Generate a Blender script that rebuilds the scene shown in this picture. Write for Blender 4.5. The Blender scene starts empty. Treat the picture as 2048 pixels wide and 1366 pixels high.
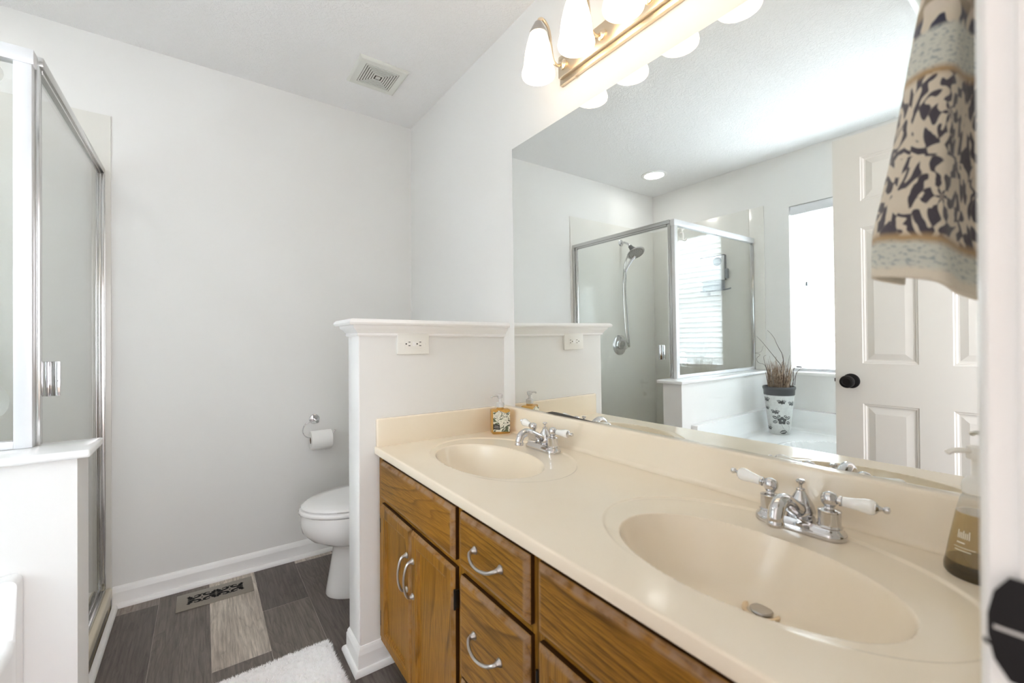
import bpy, bmesh, math, random
from mathutils import Vector, Matrix, noise
random.seed(7)
PI = math.pi
SC = bpy.context.scene
COL = SC.collection

# ------------------------------------------------------------------ camera, world, light, exposure
YAW, PITCH, ROLL, FPX, EYE = 0.624397, 0.0034756, -0.0051824, 859.43, 1.1239
f_ = Vector((math.sin(YAW)*math.cos(PITCH), math.cos(YAW)*math.cos(PITCH), math.sin(PITCH)))
r_ = f_.cross(Vector((0, 0, 1))).normalized(); u_ = r_.cross(f_)
rr = r_*math.cos(ROLL)+u_*math.sin(ROLL); uu = -r_*math.sin(ROLL)+u_*math.cos(ROLL)
cd = bpy.data.cameras.new('camera'); cam = bpy.data.objects.new('camera', cd); COL.objects.link(cam)
m = Matrix.Identity(4)
for i in range(3):
    m[i][0] = rr[i]; m[i][1] = uu[i]; m[i][2] = -f_[i]
m.translation = Vector((0, 0, EYE)); cam.matrix_world = m
cd.sensor_width = 36; cd.lens = FPX/2048*36; cd.clip_start = 0.02
cd.dof.use_dof = True; cd.dof.focus_distance = 1.7; cd.dof.aperture_fstop = 3.4
SC.camera = cam
vs = SC.view_settings
vs.view_transform = 'Standard'; vs.look = 'None'; vs.gamma = 1; vs.use_curve_mapping = False
vs.exposure = 0.90
w = bpy.data.worlds.new('world'); SC.world = w; w.use_nodes = True
bg = w.node_tree.nodes['Background']
bg.inputs[0].default_value = (0.985, 0.96, 1.0, 1); bg.inputs[1].default_value = 2.75
SC.cycles.max_bounces = 14; SC.cycles.transparent_max_bounces = 24; SC.cycles.glossy_bounces = 8
SC.cycles.diffuse_bounces = 8
SC.cycles.caustics_refractive = False; SC.cycles.sample_clamp_indirect = 6
LAMP_E = 2.0         # vanity shades

def portal(name, loc, sx, sy, rot):
    ld = bpy.data.lights.new(name, 'AREA'); ld.shape = 'RECTANGLE'; ld.size = sx; ld.size_y = sy
    ld.cycles.is_portal = True
    o = bpy.data.objects.new(name, ld); COL.objects.link(o); o.location = loc; o.rotation_euler = rot
def arealight(name, loc, sx, sy, rot, power, col):
    ld = bpy.data.lights.new(name, 'AREA'); ld.shape = 'RECTANGLE'; ld.size = sx; ld.size_y = sy
    ld.energy = power; ld.color = col
    o = bpy.data.objects.new(name, ld); COL.objects.link(o); o.location = loc; o.rotation_euler = rot
    return o
# daylight of the bright sky outside the tub window, just outside the pane, shining in (+X)
arealight('window_daylight', (-1.60, 0.888, 1.45), 1.30, 1.0, (0, -PI/2, 0), 72, (0.88, 0.94, 1.0))
# sky light entering by the open doorway behind the camera
portal('doorway_portal', (0.02, -0.12, 1.015), 0.71, 2.03, (PI/2, 0, 0))

# ------------------------------------------------------------------ key dimensions (metres)
XR, YF, XL, YN, ZC = 1.0407, 2.4966, -1.392, 0.030, 2.44
XJ = 0.375                     # right jamb face of the doorway
XH = -0.337                    # left jamb face
PY0, PY1, PX = 1.503, 1.628, 0.4385   # partition wall
DOORX = -0.345                 # shower door plane
PANY = 1.600                   # fixed shower panel plane
SILLZ = 0.866

# ------------------------------------------------------------------ materials
def srgb(r, g, b):
    def c(v):
        v /= 255.0
        return v/12.92 if v <= 0.04045 else ((v+0.055)/1.055)**2.4
    return (c(r), c(g), c(b), 1)
class NT:
    def __init__(s, name):
        s.m = bpy.data.materials.new(name); s.m.use_nodes = True
        s.t = s.m.node_tree; s.p = s.t.nodes['Principled BSDF']; s.out = s.t.nodes['Material Output']
    def n(s, kind, **kw):
        nd = s.t.nodes.new(kind)
        for k, v in kw.items():
            if k.startswith('i_'):
                key = k[2:]; key = int(key) if key.isdigit() else key.replace('_', ' ')
                nd.inputs[key].default_value = v
            else: setattr(nd, k, v)
        return nd
    def l(s, a, b): s.t.links.new(a, b)
    def ramp(s, fac, stops, interp='LINEAR'):
        r = s.n('ShaderNodeValToRGB'); r.color_ramp.interpolation = interp
        while len(r.color_ramp.elements) < len(stops): r.color_ramp.elements.new(0.5)
        for e, (p, c) in zip(r.color_ramp.elements, stops): e.position = p; e.color = c
        s.l(fac, r.inputs[0]); return r.outputs[0]
    def mix(s, fac, a, b, mode='MIX'):
        x = s.n('ShaderNodeMix', data_type='RGBA', blend_type=mode)
        for sock, v in ((x.inputs[0], fac), (x.inputs[6], a), (x.inputs[7], b)):
            if isinstance(v, (int, float, tuple)): sock.default_value = v
            else: s.l(v, sock)
        return x.outputs[2]
    def math(s, op, a, b=0.0, c=0.0):
        x = s.n('ShaderNodeMath', operation=op)
        for i, v in enumerate((a, b, c)):
            if isinstance(v, (int, float)): x.inputs[i].default_value = v
            else: s.l(v, x.inputs[i])
        return x.outputs[0]
    def bump(s, h, strength=0.2, dist=0.002):
        b = s.n('ShaderNodeBump'); b.inputs['Strength'].default_value = strength; b.inputs['Distance'].default_value = dist
        s.l(h, b.inputs['Height']); s.l(b.outputs[0], s.p.inputs['Normal'])
def simple(name, col, rough=0.5, metal=0.0, spec=0.5, bump=None, coat=0.0, var=0.0):
    N = NT(name); p = N.p
    p.inputs['Base Color'].default_value = col; p.inputs['Roughness'].default_value = rough
    p.inputs['Metallic'].default_value = metal; p.inputs['Specular IOR Level'].default_value = spec
    p.inputs['Coat Weight'].default_value = coat
    tc = N.n('ShaderNodeTexCoord')
    if var:
        nz = N.n('ShaderNodeTexNoise', i_Scale=6.0, i_Detail=3.0); N.l(tc.outputs['Object'], nz.inputs['Vector'])
        d = tuple(c*(1-var) for c in col[:3])+(1,)
        N.l(N.ramp(nz.outputs[0], [(0.35, col), (0.7, d)]), p.inputs['Base Color'])
    if bump:
        nz = N.n('ShaderNodeTexNoise', i_Scale=bump[0], i_Detail=4.0, i_Roughness=0.6)
        N.l(tc.outputs['Object'], nz.inputs['Vector']); N.bump(nz.outputs[0], bump[1], bump[2])
    return N.m
M = {}
M['wall'] = simple('wall_paint', srgb(235, 234, 232), 0.62, bump=(160, 0.10, 0.001))
M['trim'] = simple('white_trim_paint', srgb(248, 247, 246), 0.33)
M['acrylic'] = simple('white_acrylic', srgb(242, 243, 243), 0.16, coat=0.3)
M['porcelain'] = simple('white_porcelain', srgb(250, 249, 249), 0.08, coat=0.5)
M['surround'] = simple('shower_surround_acrylic', srgb(232, 230, 224), 0.22, coat=0.2, var=0.03)
M['pan'] = simple('cream_shower_base', srgb(222, 212, 190), 0.25)
M['blocker_floor'] = simple('beige_blocker_floor', srgb(188, 178, 164), 0.95, bump=(300, 0.3, 0.002))  # for the unseen floor added as a light blocker
M['blocker'] = simple('taupe_blocker_paint', srgb(146, 136, 124), 0.6)  # for the unseen added wall, dark to cut bounce onto the jamb
M['gap'] = simple('grey_kerb_recess', srgb(110, 104, 95), 0.6)
M['chrome'] = simple('chrome', (0.66, 0.66, 0.67, 1), 0.06, 1.0)
M['chrome_rail'] = simple('polished_aluminium', (0.62, 0.62, 0.61, 1), 0.15, 1.0)
M['satin_white_rail'] = simple('bright_aluminium', (0.80, 0.81, 0.83, 1), 0.35, 0.35)
M['nickel'] = simple('brushed_nickel', (0.50, 0.48, 0.46, 1), 0.33, 1.0, bump=(300, 0.05, 0.0005))
M['goldnickel'] = simple('warm_satin_nickel', (0.78, 0.66, 0.50, 1), 0.28, 1.0)
M['lever'] = simple('porcelain_lever', srgb(248, 248, 246), 0.10, coat=0.5)
M['black'] = simple('matte_black_metal', (0.008, 0.007, 0.008, 1), 0.5, spec=0.25)
M['dark'] = simple('dark_void', (0.006, 0.006, 0.006, 1), 0.9)
M['plastic'] = simple('white_plastic', srgb(240, 238, 232), 0.3)
M['ventplastic'] = simple('offwhite_vent_plastic', srgb(226, 226, 220), 0.45)
M['slot'] = simple('vent_slot', srgb(70, 66, 58), 0.8)
M['paper'] = simple('toilet_paper', srgb(243, 242, 240), 0.95, bump=(90, 0.2, 0.001))
M['card'] = simple('cardboard', srgb(120, 100, 80), 0.9)
M['register'] = simple('register_metal', srgb(150, 143, 132), 0.4, 0.3)
M['potrim'] = simple('charcoal_glaze', srgb(70, 71, 74), 0.4)
M['doorpaint'] = simple('door_paint', srgb(228, 226, 221), 0.4)
def blind_mat():
    N = NT('white_blind_slat'); N.p.inputs['Base Color'].default_value = srgb(250, 250, 250); N.p.inputs['Roughness'].default_value = 0.45
    tl = N.n('ShaderNodeBsdfTranslucent'); tl.inputs[0].default_value = (0.9, 0.92, 0.93, 1)
    mx = N.n('ShaderNodeMixShader'); mx.inputs[0].default_value = 0.5
    N.l(N.p.outputs[0], mx.inputs[1]); N.l(tl.outputs[0], mx.inputs[2]); N.l(mx.outputs[0], N.out.inputs[0]); return N.m
M['blind'] = blind_mat()
M['blindrail'] = simple('pale_blind_rail', srgb(226, 228, 232), 0.45)
M['cap_metal'] = simple('dark_hinge_metal', (0.03, 0.028, 0.025, 1), 0.4, 0.7)
M['grayrubber'] = simple('grey_rubber', (0.06, 0.065, 0.07, 1), 0.5)
M['caddygrey'] = simple('bluegrey_plastic', srgb(120, 128, 134), 0.4)
M['desilver'] = simple('corroded_mirror_edge', (0.06, 0.055, 0.05, 1), 0.6)
def ceiling_mat():
    N = NT('textured_ceiling'); p = N.p
    p.inputs['Base Color'].default_value = srgb(247, 246, 246); p.inputs['Roughness'].default_value = 0.8
    tc = N.n('ShaderNodeTexCoord')
    a = N.n('ShaderNodeTexNoise', i_Scale=55.0, i_Detail=5.0, i_Roughness=0.65, i_Distortion=1.2); N.l(tc.outputs['Object'], a.inputs['Vector'])
    r = N.ramp(a.outputs[0], [(0.42, (0, 0, 0, 1)), (0.60, (1, 1, 1, 1))])
    N.bump(r, 0.42, 0.004); return N.m
M['ceiling'] = ceiling_mat()
def cream_mat():
    N = NT('cultured_marble_cream'); p = N.p
    tc = N.n('ShaderNodeTexCoord')
    a = N.n('ShaderNodeTexNoise', i_Scale=3.0, i_Detail=4.0, i_Distortion=0.8); N.l(tc.outputs['Object'], a.inputs['Vector'])
    N.l(N.ramp(a.outputs[0], [(0.3, srgb(242, 230, 210)), (0.7, srgb(240, 226, 204))]), p.inputs['Base Color'])
    p.inputs['Roughness'].default_value = 0.22; p.inputs['Coat Weight'].default_value = 0.25; p.inputs['Coat Roughness'].default_value = 0.08
    return N.m
M['cream'] = cream_mat()
def glass_panel():
    N = NT('clear_shower_glass'); t = N.t
    geo = N.n('ShaderNodeNewGeometry')
    dp = N.n('ShaderNodeVectorMath', operation='DOT_PRODUCT'); N.l(geo.outputs['Incoming'], dp.inputs[0]); N.l(geo.outputs['Normal'], dp.inputs[1])
    c = N.math('ABSOLUTE', dp.outputs['Value']); k = N.math('SUBTRACT', 1.0, c); k5 = N.math('POWER', k, 5.0)
    fac = N.math('MULTIPLY_ADD', k5, 0.90, 0.075)
    tr = N.n('ShaderNodeBsdfTransparent'); tr.inputs[0].default_value = (0.97, 0.98, 0.975, 1)
    gl = N.n('ShaderNodeBsdfGlossy'); gl.inputs['Roughness'].default_value = 0.0
    mx = N.n('ShaderNodeMixShader'); N.l(fac, mx.inputs[0]); N.l(tr.outputs[0], mx.inputs[1]); N.l(gl.outputs[0], mx.inputs[2])
    N.l(mx.outputs[0], N.out.inputs[0]); return N.m
M['glass'] = glass_panel()
def mirror_mat():
    N = NT('mirror_silver')
    gl = N.n('ShaderNodeBsdfGlossy'); gl.inputs['Roughness'].default_value = 0.0; gl.inputs[0].default_value = (0.895, 0.925, 0.915, 1)
    N.l(gl.outputs[0], N.out.inputs[0]); return N.m
M['mirror'] = mirror_mat()
def emit(name, col, s):
    N = NT(name); N.p.inputs['Base Color'].default_value = (0.9, 0.9, 0.9, 1)
    N.p.inputs['Emission Color'].default_value = col; N.p.inputs['Emission Strength'].default_value = s
    N.p.inputs['Roughness'].default_value = 0.35
    return N.m
M['shade'] = emit('lit_opal_glass', (1.0, 0.80, 0.57, 1), LAMP_E)
M['led'] = emit('lit_downlight_lens', (1.0, 0.97, 0.93, 1), 20.0)
def oak(name, axis, seed):
    # axis: grain direction, 'y' or 'z'
    N = NT(name); p = N.p
    tc = N.n('ShaderNodeTexCoord'); mp = N.n('ShaderNodeMapping'); N.l(tc.outputs['Object'], mp.inputs[0])
    sc = {'y': (1.0, 0.10, 1.0), 'z': (1.0, 1.0, 0.10)}[axis]
    mp.inputs['Scale'].default_value = sc; mp.inputs['Location'].default_value = (seed*1.7, seed*0.9, seed*2.3)
    warp = N.n('ShaderNodeTexNoise', i_Scale=5.5, i_Detail=1.5); N.l(mp.outputs[0], warp.inputs['Vector'])
    rings = N.math('MULTIPLY', warp.outputs[0], 26.0); rings = N.math('FRACT', rings)
    cath = N.ramp(rings, [(0.0, (0.2, 0.2, 0.2, 1)), (0.10, (1, 1, 1, 1)), (0.8, (0.75, 0.75, 0.75, 1)), (1.0, (0.25, 0.25, 0.25, 1))])
    mp2 = N.n('ShaderNodeMapping'); N.l(tc.outputs['Object'], mp2.inputs[0])
    mp2.inputs['Scale'].default_value = {'y': (1, 0.035, 1), 'z': (1, 1, 0.035)}[axis]
    fine = N.n('ShaderNodeTexNoise', i_Scale=420.0, i_Detail=3.0, i_Roughness=0.7); N.l(mp2.outputs[0], fine.inputs['Vector'])
    base = N.mix(cath, srgb(88, 56, 14), srgb(156, 110, 38))
    fr = N.ramp(fine.outputs[0], [(0.38, (0.52, 0.50, 0.46, 1)), (0.58, (1, 1, 1, 1))])
    base = N.mix(0.92, base, fr, 'MULTIPLY')
    big = N.n('ShaderNodeTexNoise', i_Scale=3.0, i_Detail=2.0); N.l(tc.outputs['Object'], big.inputs['Vector'])
    base = N.mix(N.ramp(big.outputs[0], [(0.4, (0, 0, 0, 1)), (0.7, (0.35, 0.35, 0.35, 1))]), base, srgb(162, 106, 28))
    # rubbed, greyed edges
    at = N.n('ShaderNodeAttribute', attribute_name='worn')
    wn = N.n('ShaderNodeTexNoise', i_Scale=40.0, i_Detail=4.0); N.l(tc.outputs['Object'], wn.inputs['Vector'])
    wf = N.math('MULTIPLY', at.outputs['Fac'], N.ramp(wn.outputs[0], [(0.32, (0.1, 0.1, 0.1, 1)), (0.6, (0.85, 0.85, 0.85, 1))]))
    base = N.mix(wf, base, srgb(150, 122, 96))
    N.l(base, p.inputs['Base Color']); p.inputs['Roughness'].default_value = 0.40; p.inputs['Specular IOR Level'].default_value = 0.16
    N.bump(fine.outputs[0], 0.15, 0.0006)
    return N.m
M['oak_edge_stain_shade'] = simple('stained_and_shaded_oak_edge', srgb(62, 38, 16), 0.45, spec=0.3, bump=(120, 0.2, 0.0006))  # side faces: dark stain, with their shade put into the colour too
M['oak_h'] = oak('golden_oak_horizontal', 'y', 0.3)
M['oak_h2'] = oak('golden_oak_horizontal_figured', 'y', 1.4)
M['oak_v'] = oak('golden_oak_vertical', 'z', 2.2)
M['oak_v2'] = oak('golden_oak_vertical_plain', 'z', 3.1)
def plank_mat():
    N = NT('grey_vinyl_plank'); p = N.p
    tc = N.n('ShaderNodeTexCoord'); at = N.n('ShaderNodeAttribute', attribute_name='tone')
    sep = N.n('ShaderNodeSeparateColor'); N.l(at.outputs['Color'], sep.inputs[0])
    off = N.n('ShaderNodeCombineXYZ'); N.l(N.math('MULTIPLY', sep.outputs[1], 9.0), off.inputs[0]); N.l(N.math('MULTIPLY', sep.outputs[2], 7.0), off.inputs[1])
    add = N.n('ShaderNodeVectorMath', operation='ADD'); N.l(tc.outputs['Object'], add.inputs[0]); N.l(off.outputs[0], add.inputs[1])
    mp = N.n('ShaderNodeMapping'); mp.inputs['Scale'].default_value = (1, 0.13, 1); N.l(add.outputs[0], mp.inputs[0])
    a = N.n('ShaderNodeTexNoise', i_Scale=9.0, i_Detail=3.0, i_Distortion=0.6); N.l(mp.outputs[0], a.inputs['Vector'])
    rg = N.math('FRACT', N.math('MULTIPLY', a.outputs[0], 14.0))
    ring = N.ramp(rg, [(0, (0.45, 0.44, 0.43, 1)), (0.25, (1, 1, 1, 1)), (1, (0.72, 0.72, 0.72, 1))])
    mp2 = N.n('ShaderNodeMapping'); mp2.inputs['Scale'].default_value = (1, 0.05, 1); N.l(add.outputs[0], mp2.inputs[0])
    fn = N.n('ShaderNodeTexNoise', i_Scale=120.0, i_Detail=4.0, i_Roughness=0.7); N.l(mp2.outputs[0], fn.inputs['Vector'])
    fr = N.ramp(fn.outputs[0], [(0.35, (0.60, 0.58, 0.56, 1)), (0.62, (1.12, 1.12, 1.12, 1))])
    bl = N.n('ShaderNodeTexNoise', i_Scale=7.0, i_Detail=3.0); N.l(mp.outputs[0], bl.inputs['Vector'])
    br = N.ramp(bl.outputs[0], [(0.35, (0.72, 0.70, 0.69, 1)), (0.65, (1.1, 1.1, 1.1, 1))])
    base = N.mix(sep.outputs[0], srgb(108, 99, 94), srgb(224, 214, 202))
    base = N.mix(0.55, base, ring, 'MULTIPLY'); base = N.mix(0.85, base, fr, 'MULTIPLY'); base = N.mix(0.8, base, br, 'MULTIPLY')
    N.l(base, p.inputs['Base Color']); p.inputs['Roughness'].default_value = 0.42
    N.bump(fn.outputs[0], 0.12, 0.0006); return N.m
M['plank'] = plank_mat()
def rug_mat():
    N = NT('white_shag'); p = N.p
    p.inputs['Base Color'].default_value = srgb(253, 252, 252); p.inputs['Roughness'].default_value = 0.95
    p.inputs['Sheen Weight'].default_value = 0.4
    return N.m
M['rug'] = rug_mat()
def towel_mat():
    N = NT('woven_towel_pattern'); p = N.p
    uv = N.n('ShaderNodeUVMap'); uv.uv_map = 'UVMap'
    sp = N.n('ShaderNodeSeparateXYZ'); N.l(uv.outputs[0], sp.inputs[0])
    U, V = sp.outputs[0], sp.outputs[1]       # U across in metres, V height above hem in metres
    cm = N.n('ShaderNodeCombineXYZ'); N.l(U, cm.inputs[0]); N.l(V, cm.inputs[1])
    nz = N.n('ShaderNodeTexNoise', i_Scale=24.0, i_Detail=1.5, i_Distortion=1.2); N.l(cm.outputs[0], nz.inputs['Vector'])
    nv = N.math('SUBTRACT', nz.outputs[0], 0.5)
    # rosette: petals around each motif centre, then curling leaves between
    du = N.math('SUBTRACT', N.math('MODULO', N.math('ADD', U, 0.028), 0.115), 0.0575); dv = N.math('SUBTRACT', N.math('MODULO', N.math('ADD', V, 0.045), 0.088), 0.044)
    th_ = N.math('ARCTAN2', dv, du); rr_ = N.math('SQRT', N.math('ADD', N.math('MULTIPLY', du, du), N.math('MULTIPLY', dv, dv)))
    pet = N.math('SINE', N.math('ADD', N.math('MULTIPLY', th_, 6.0), N.math('ADD', N.math('MULTIPLY', rr_, 90.0), N.math('MULTIPLY', nv, 14.0))))
    rad = N.math('SINE', N.math('ADD', N.math('MULTIPLY', rr_, 420.0), N.math('MULTIPLY', nv, 14.0)))
    leaf = N.math('MULTIPLY_ADD', N.math('ADD', pet, N.math('MULTIPLY', rad, 0.8)), 0.25, 0.5)
    dmask = N.ramp(leaf, [(0.50, (0, 0, 0, 1)), (0.56, (1, 1, 1, 1))])
    warm = srgb(214, 203, 184); dk = srgb(74, 70, 78)
    mid = N.mix(dmask, warm, dk)
    # knitted pale blue-grey fleck
    fl = N.n('ShaderNodeTexNoise', i_Scale=190.0, i_Detail=2.0); mpf = N.n('ShaderNodeMapping'); mpf.inputs['Scale'].default_value = (0.6, 1.5, 1); N.l(uv.outputs[0], mpf.inputs[0]); N.l(mpf.outputs[0], fl.inputs['Vector'])
    knit = N.ramp(fl.outputs[0], [(0.36, srgb(160, 168, 168)), (0.47, srgb(208, 209, 198))])
    # tan blotches on the upper part
    bl = N.n('ShaderNodeTexNoise', i_Scale=30.0, i_Detail=1.0); N.l(uv.outputs[0], bl.inputs['Vector'])
    top = N.ramp(bl.outputs[0], [(0.46, srgb(214, 202, 186)), (0.52, srgb(152, 134, 106))])
    gold = srgb(176, 148, 108); navy = srgb(58, 60, 78); hem = srgb(224, 214, 196)
    wob = N.n('ShaderNodeTexNoise', i_Scale=20.0); N.l(uv.outputs[0], wob.inputs['Vector'])
    Vw = N.math('ADD', V, N.math('MULTIPLY', N.math('SUBTRACT', wob.outputs[0], 0.5), 0.010))
    def step(col, nxt, z):  # col below z, nxt above
        return N.mix(N.ramp(N.math('MULTIPLY_ADD', N.math('SUBTRACT', Vw, z), 150.0, 0.5), [(0, (0, 0, 0, 1)), (1, (1, 1, 1, 1))]), col, nxt)
    c = step(hem, knit, 0.012); c = step(c, gold, 0.040); c = step(c, mid, 0.048); c = step(c, gold, 0.216); c = step(c, knit, 0.224)
    spots = N.ramp(bl.outputs[0], [(0.47, warm), (0.50, navy)])
    c = step(c, spots, 0.268); c = step(c, top, 0.285)
    N.l(c, p.inputs['Base Color']); p.inputs['Roughness'].default_value = 0.95; p.inputs['Sheen Weight'].default_value = 0.3
    tn = N.n('ShaderNodeTexNoise', i_Scale=420.0, i_Detail=2.0); N.l(uv.outputs[0], tn.inputs['Vector'])
    N.bump(tn.outputs[0], 0.6, 0.002); return N.m
M['towel'] = towel_mat()
def pot_mat():
    N = NT('floral_glazed_pot'); p = N.p
    tc = N.n('ShaderNodeTexCoord')
    p.inputs['Base Color'].default_value = srgb(214, 216, 214); p.inputs['Roughness'].default_value = 0.35
    nz = N.n('ShaderNodeTexNoise', i_Scale=60.0, i_Detail=2.0); N.l(tc.outputs['Object'], nz.inputs['Vector'])
    N.l(N.ramp(nz.outputs[0], [(0.4, srgb(218, 220, 218)), (0.7, srgb(206, 208, 206))]), p.inputs['Base Color'])
    return N.m
M['pot'] = pot_mat()
def liquid(name, col, rough=0.05, tr=0.75):
    N = NT(name); p = N.p
    p.inputs['Base Color'].default_value = col; p.inputs['Roughness'].default_value = rough
    p.inputs['Transmission Weight'].default_value = tr; p.inputs['IOR'].default_value = 1.33; p.inputs['Coat Weight'].default_value = 0.4
    return N.m
def tinted(name, tint, body, f):
    """thin-walled clear container: tinted see-through, a little body colour, Fresnel gloss"""
    N = NT(name)
    geo = N.n('ShaderNodeNewGeometry'); dp = N.n('ShaderNodeVectorMath', operation='DOT_PRODUCT'); N.l(geo.outputs['Incoming'], dp.inputs[0]); N.l(geo.outputs['Normal'], dp.inputs[1])
    k5 = N.math('POWER', N.math('SUBTRACT', 1.0, N.math('ABSOLUTE', dp.outputs['Value'])), 4.0)
    fac = N.math('MULTIPLY_ADD', k5, 0.7, 0.04)
    tr = N.n('ShaderNodeBsdfTransparent'); tr.inputs[0].default_value = tint
    df = N.n('ShaderNodeBsdfDiffuse'); df.inputs[0].default_value = body
    gl = N.n('ShaderNodeBsdfGlossy'); gl.inputs['Roughness'].default_value = 0.03
    m1 = N.n('ShaderNodeMixShader'); m1.inputs[0].default_value = f; N.l(tr.outputs[0], m1.inputs[1]); N.l(df.outputs[0], m1.inputs[2])
    m2 = N.n('ShaderNodeMixShader'); N.l(fac, m2.inputs[0]); N.l(m1.outputs[0], m2.inputs[1]); N.l(gl.outputs[0], m2.inputs[2])
    N.l(m2.outputs[0], N.out.inputs[0]); return N.m
M['amber'] = tinted('amber_soap', (0.97, 0.83, 0.48, 1), srgb(226, 178, 92), 0.38)
M['pearl'] = tinted('pale_amber_soap', (0.84, 0.76, 0.58, 1), srgb(190, 172, 128), 0.22)
M['smoke'] = tinted('smoky_glass_base', (0.55, 0.51, 0.42, 1), srgb(96, 90, 74), 0.25)
M['clearpl'] = tinted('clear_plastic', (0.95, 0.95, 0.94, 1), srgb(225, 225, 222), 0.10)
M['frost'] = liquid('frosted_pump_plastic', srgb(246, 246, 246), 0.25, 0.35)
def label_mat():
    N = NT('floral_soap_label'); p = N.p
    tc = N.n('ShaderNodeTexCoord')
    a = N.n('ShaderNodeTexNoise', i_Scale=62.0, i_Detail=2.0, i_Distortion=1.5); N.l(tc.outputs['Object'], a.inputs['Vector'])
    b = N.n('ShaderNodeTexNoise', i_Scale=110.0, i_Detail=2.0, i_Distortion=2.0); N.l(tc.outputs['Object'], b.inputs['Vector'])
    base = N.mix(N.ramp(a.outputs[0], [(0.54, (0, 0, 0, 1)), (0.57, (1, 1, 1, 1))]), srgb(238, 236, 222), srgb(96, 108, 82))
    base = N.mix(N.ramp(b.outputs[0], [(0.60, (0, 0, 0, 1)), (0.63, (1, 1, 1, 1))]), base, srgb(90, 84, 78))
    N.l(base, p.inputs['Base Color']); p.inputs['Roughness'].default_value = 0.6; return N.m
M['label'] = label_mat()
def grass_mat():
    N = NT('dried_grass'); p = N.p
    tc = N.n('ShaderNodeTexCoord'); nz = N.n('ShaderNodeTexNoise', i_Scale=45.0); N.l(tc.outputs['Object'], nz.inputs['Vector'])
    N.l(N.ramp(nz.outputs[0], [(0.38, srgb(104, 84, 70)), (0.5, srgb(150, 128, 108)), (0.62, srgb(176, 156, 134))]), p.inputs['Base Color'])
    p.inputs['Roughness'].default_value = 0.8; return N.m
M['grass'] = grass_mat()
M['twig'] = simple('dark_twig', srgb(70, 60, 54), 0.8)
M['ink'] = simple('charcoal_ink', srgb(88, 90, 92), 0.45)
M['labelblack'] = simple('label_dark_band', srgb(52, 50, 48), 0.6)
M['print'] = simple('white_print', srgb(240, 238, 230), 0.5)

# ------------------------------------------------------------------ mesh helpers
def box(bm, x0, x1, y0, y1, z0, z1, bev=0.0, seg=2, mi=0):
    vs_ = [bm.verts.new(c) for c in ((x0, y0, z0), (x1, y0, z0), (x1, y1, z0), (x0, y1, z0), (x0, y0, z1), (x1, y0, z1), (x1, y1, z1), (x0, y1, z1))]
    fs = [bm.faces.new([vs_[i] for i in q]) for q in ((3, 2, 1, 0), (4, 5, 6, 7), (0, 1, 5, 4), (1, 2, 6, 5), (2, 3, 7, 6), (3, 0, 4, 7))]
    for f in fs: f.material_index = mi
    if bev > 0:
        es = list({e for f in fs for e in f.edges})
        bmesh.ops.bevel(bm, geom=es, offset=bev, segments=seg, profile=0.5, affect='EDGES')
    return fs
def B(*a, **k):
    bm = bmesh.new(); box(bm, *a, **k); return bm
def basis(d):
    d = Vector(d).normalized(); a = Vector((0, 0, 1)) if abs(d.z) < 0.9 else Vector((1, 0, 0))
    x = d.cross(a).normalized(); return x, d.cross(x).normalized(), d
def lathe(bm, prof, org=(0, 0, 0), axis=(0, 0, 1), n=32, sx=1.0, sy=1.0, capA=True, capB=True, mi=0):
    org = Vector(org)
    if tuple(axis) == (0, 0, 1): X, Y, D = Vector((1, 0, 0)), Vector((0, 1, 0)), Vector((0, 0, 1))
    else: X, Y, D = basis(axis)
    rings = []
    for r, h in prof:
        if r < 1e-6: rings.append([bm.verts.new(org+D*h)])
        else: rings.append([bm.verts.new(org+D*h+X*(r*sx*math.cos(2*PI*i/n))+Y*(r*sy*math.sin(2*PI*i/n))) for i in range(n)])
    for a, b in zip(rings, rings[1:]):
        for i in range(n):
            j = (i+1) % n
            if len(a) == 1 and len(b) == 1: continue
            if len(a) == 1: f = bm.faces.new((a[0], b[i], b[j]))
            elif len(b) == 1: f = bm.faces.new((a[i], b[0], a[j]))
            else: f = bm.faces.new((a[i], b[i], b[j], a[j]))
            f.material_index = mi
    if capA and len(rings[0]) > 1: bm.faces.new(rings[0]).material_index = mi
    if capB and len(rings[-1]) > 1: bm.faces.new(rings[-1][::-1]).material_index = mi
def catmull(pts, k=8):
    P = [Vector(p) for p in pts]; P = [P[0]*2-P[1]]+P+[P[-1]*2-P[-2]]; out = []
    for i in range(1, len(P)-2):
        for s in range(k):
            t = s/k; a, b, c, d = P[i-1:i+3]
            out.append(0.5*((2*b)+(c-a)*t+(2*a-5*b+4*c-d)*t*t+(3*b-a-3*c+d)*t*t*t))
    out.append(P[-2]); return out
def tube(bm, pts, r, n=12, k=8, smooth=True, caps=True, flat=1.0, mi=0):
    P = catmull(pts, k) if smooth else [Vector(p) for p in pts]
    L = len(P); rs = r if callable(r) else (lambda t: r)
    t0 = (P[1]-P[0]).normalized(); X, Y, _ = basis(t0); rings = []
    for i, p in enumerate(P):
        d = (P[min(i+1, L-1)]-P[max(i-1, 0)]).normalized()
        X = (X-d*X.dot(d)).normalized(); Y = d.cross(X)
        q = rs(i/(L-1)); rings.append([bm.verts.new(p+X*(q*math.cos(2*PI*j/n))+Y*(q*flat*math.sin(2*PI*j/n))) for j in range(n)])
    for a, b in zip(rings, rings[1:]):
        for j in range(n):
            f = bm.faces.new((a[j], a[(j+1) % n], b[(j+1) % n], b[j])); f.material_index = mi
    if caps:
        bm.faces.new(rings[0][::-1]).material_index = mi; bm.faces.new(rings[-1]).material_index = mi
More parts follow.
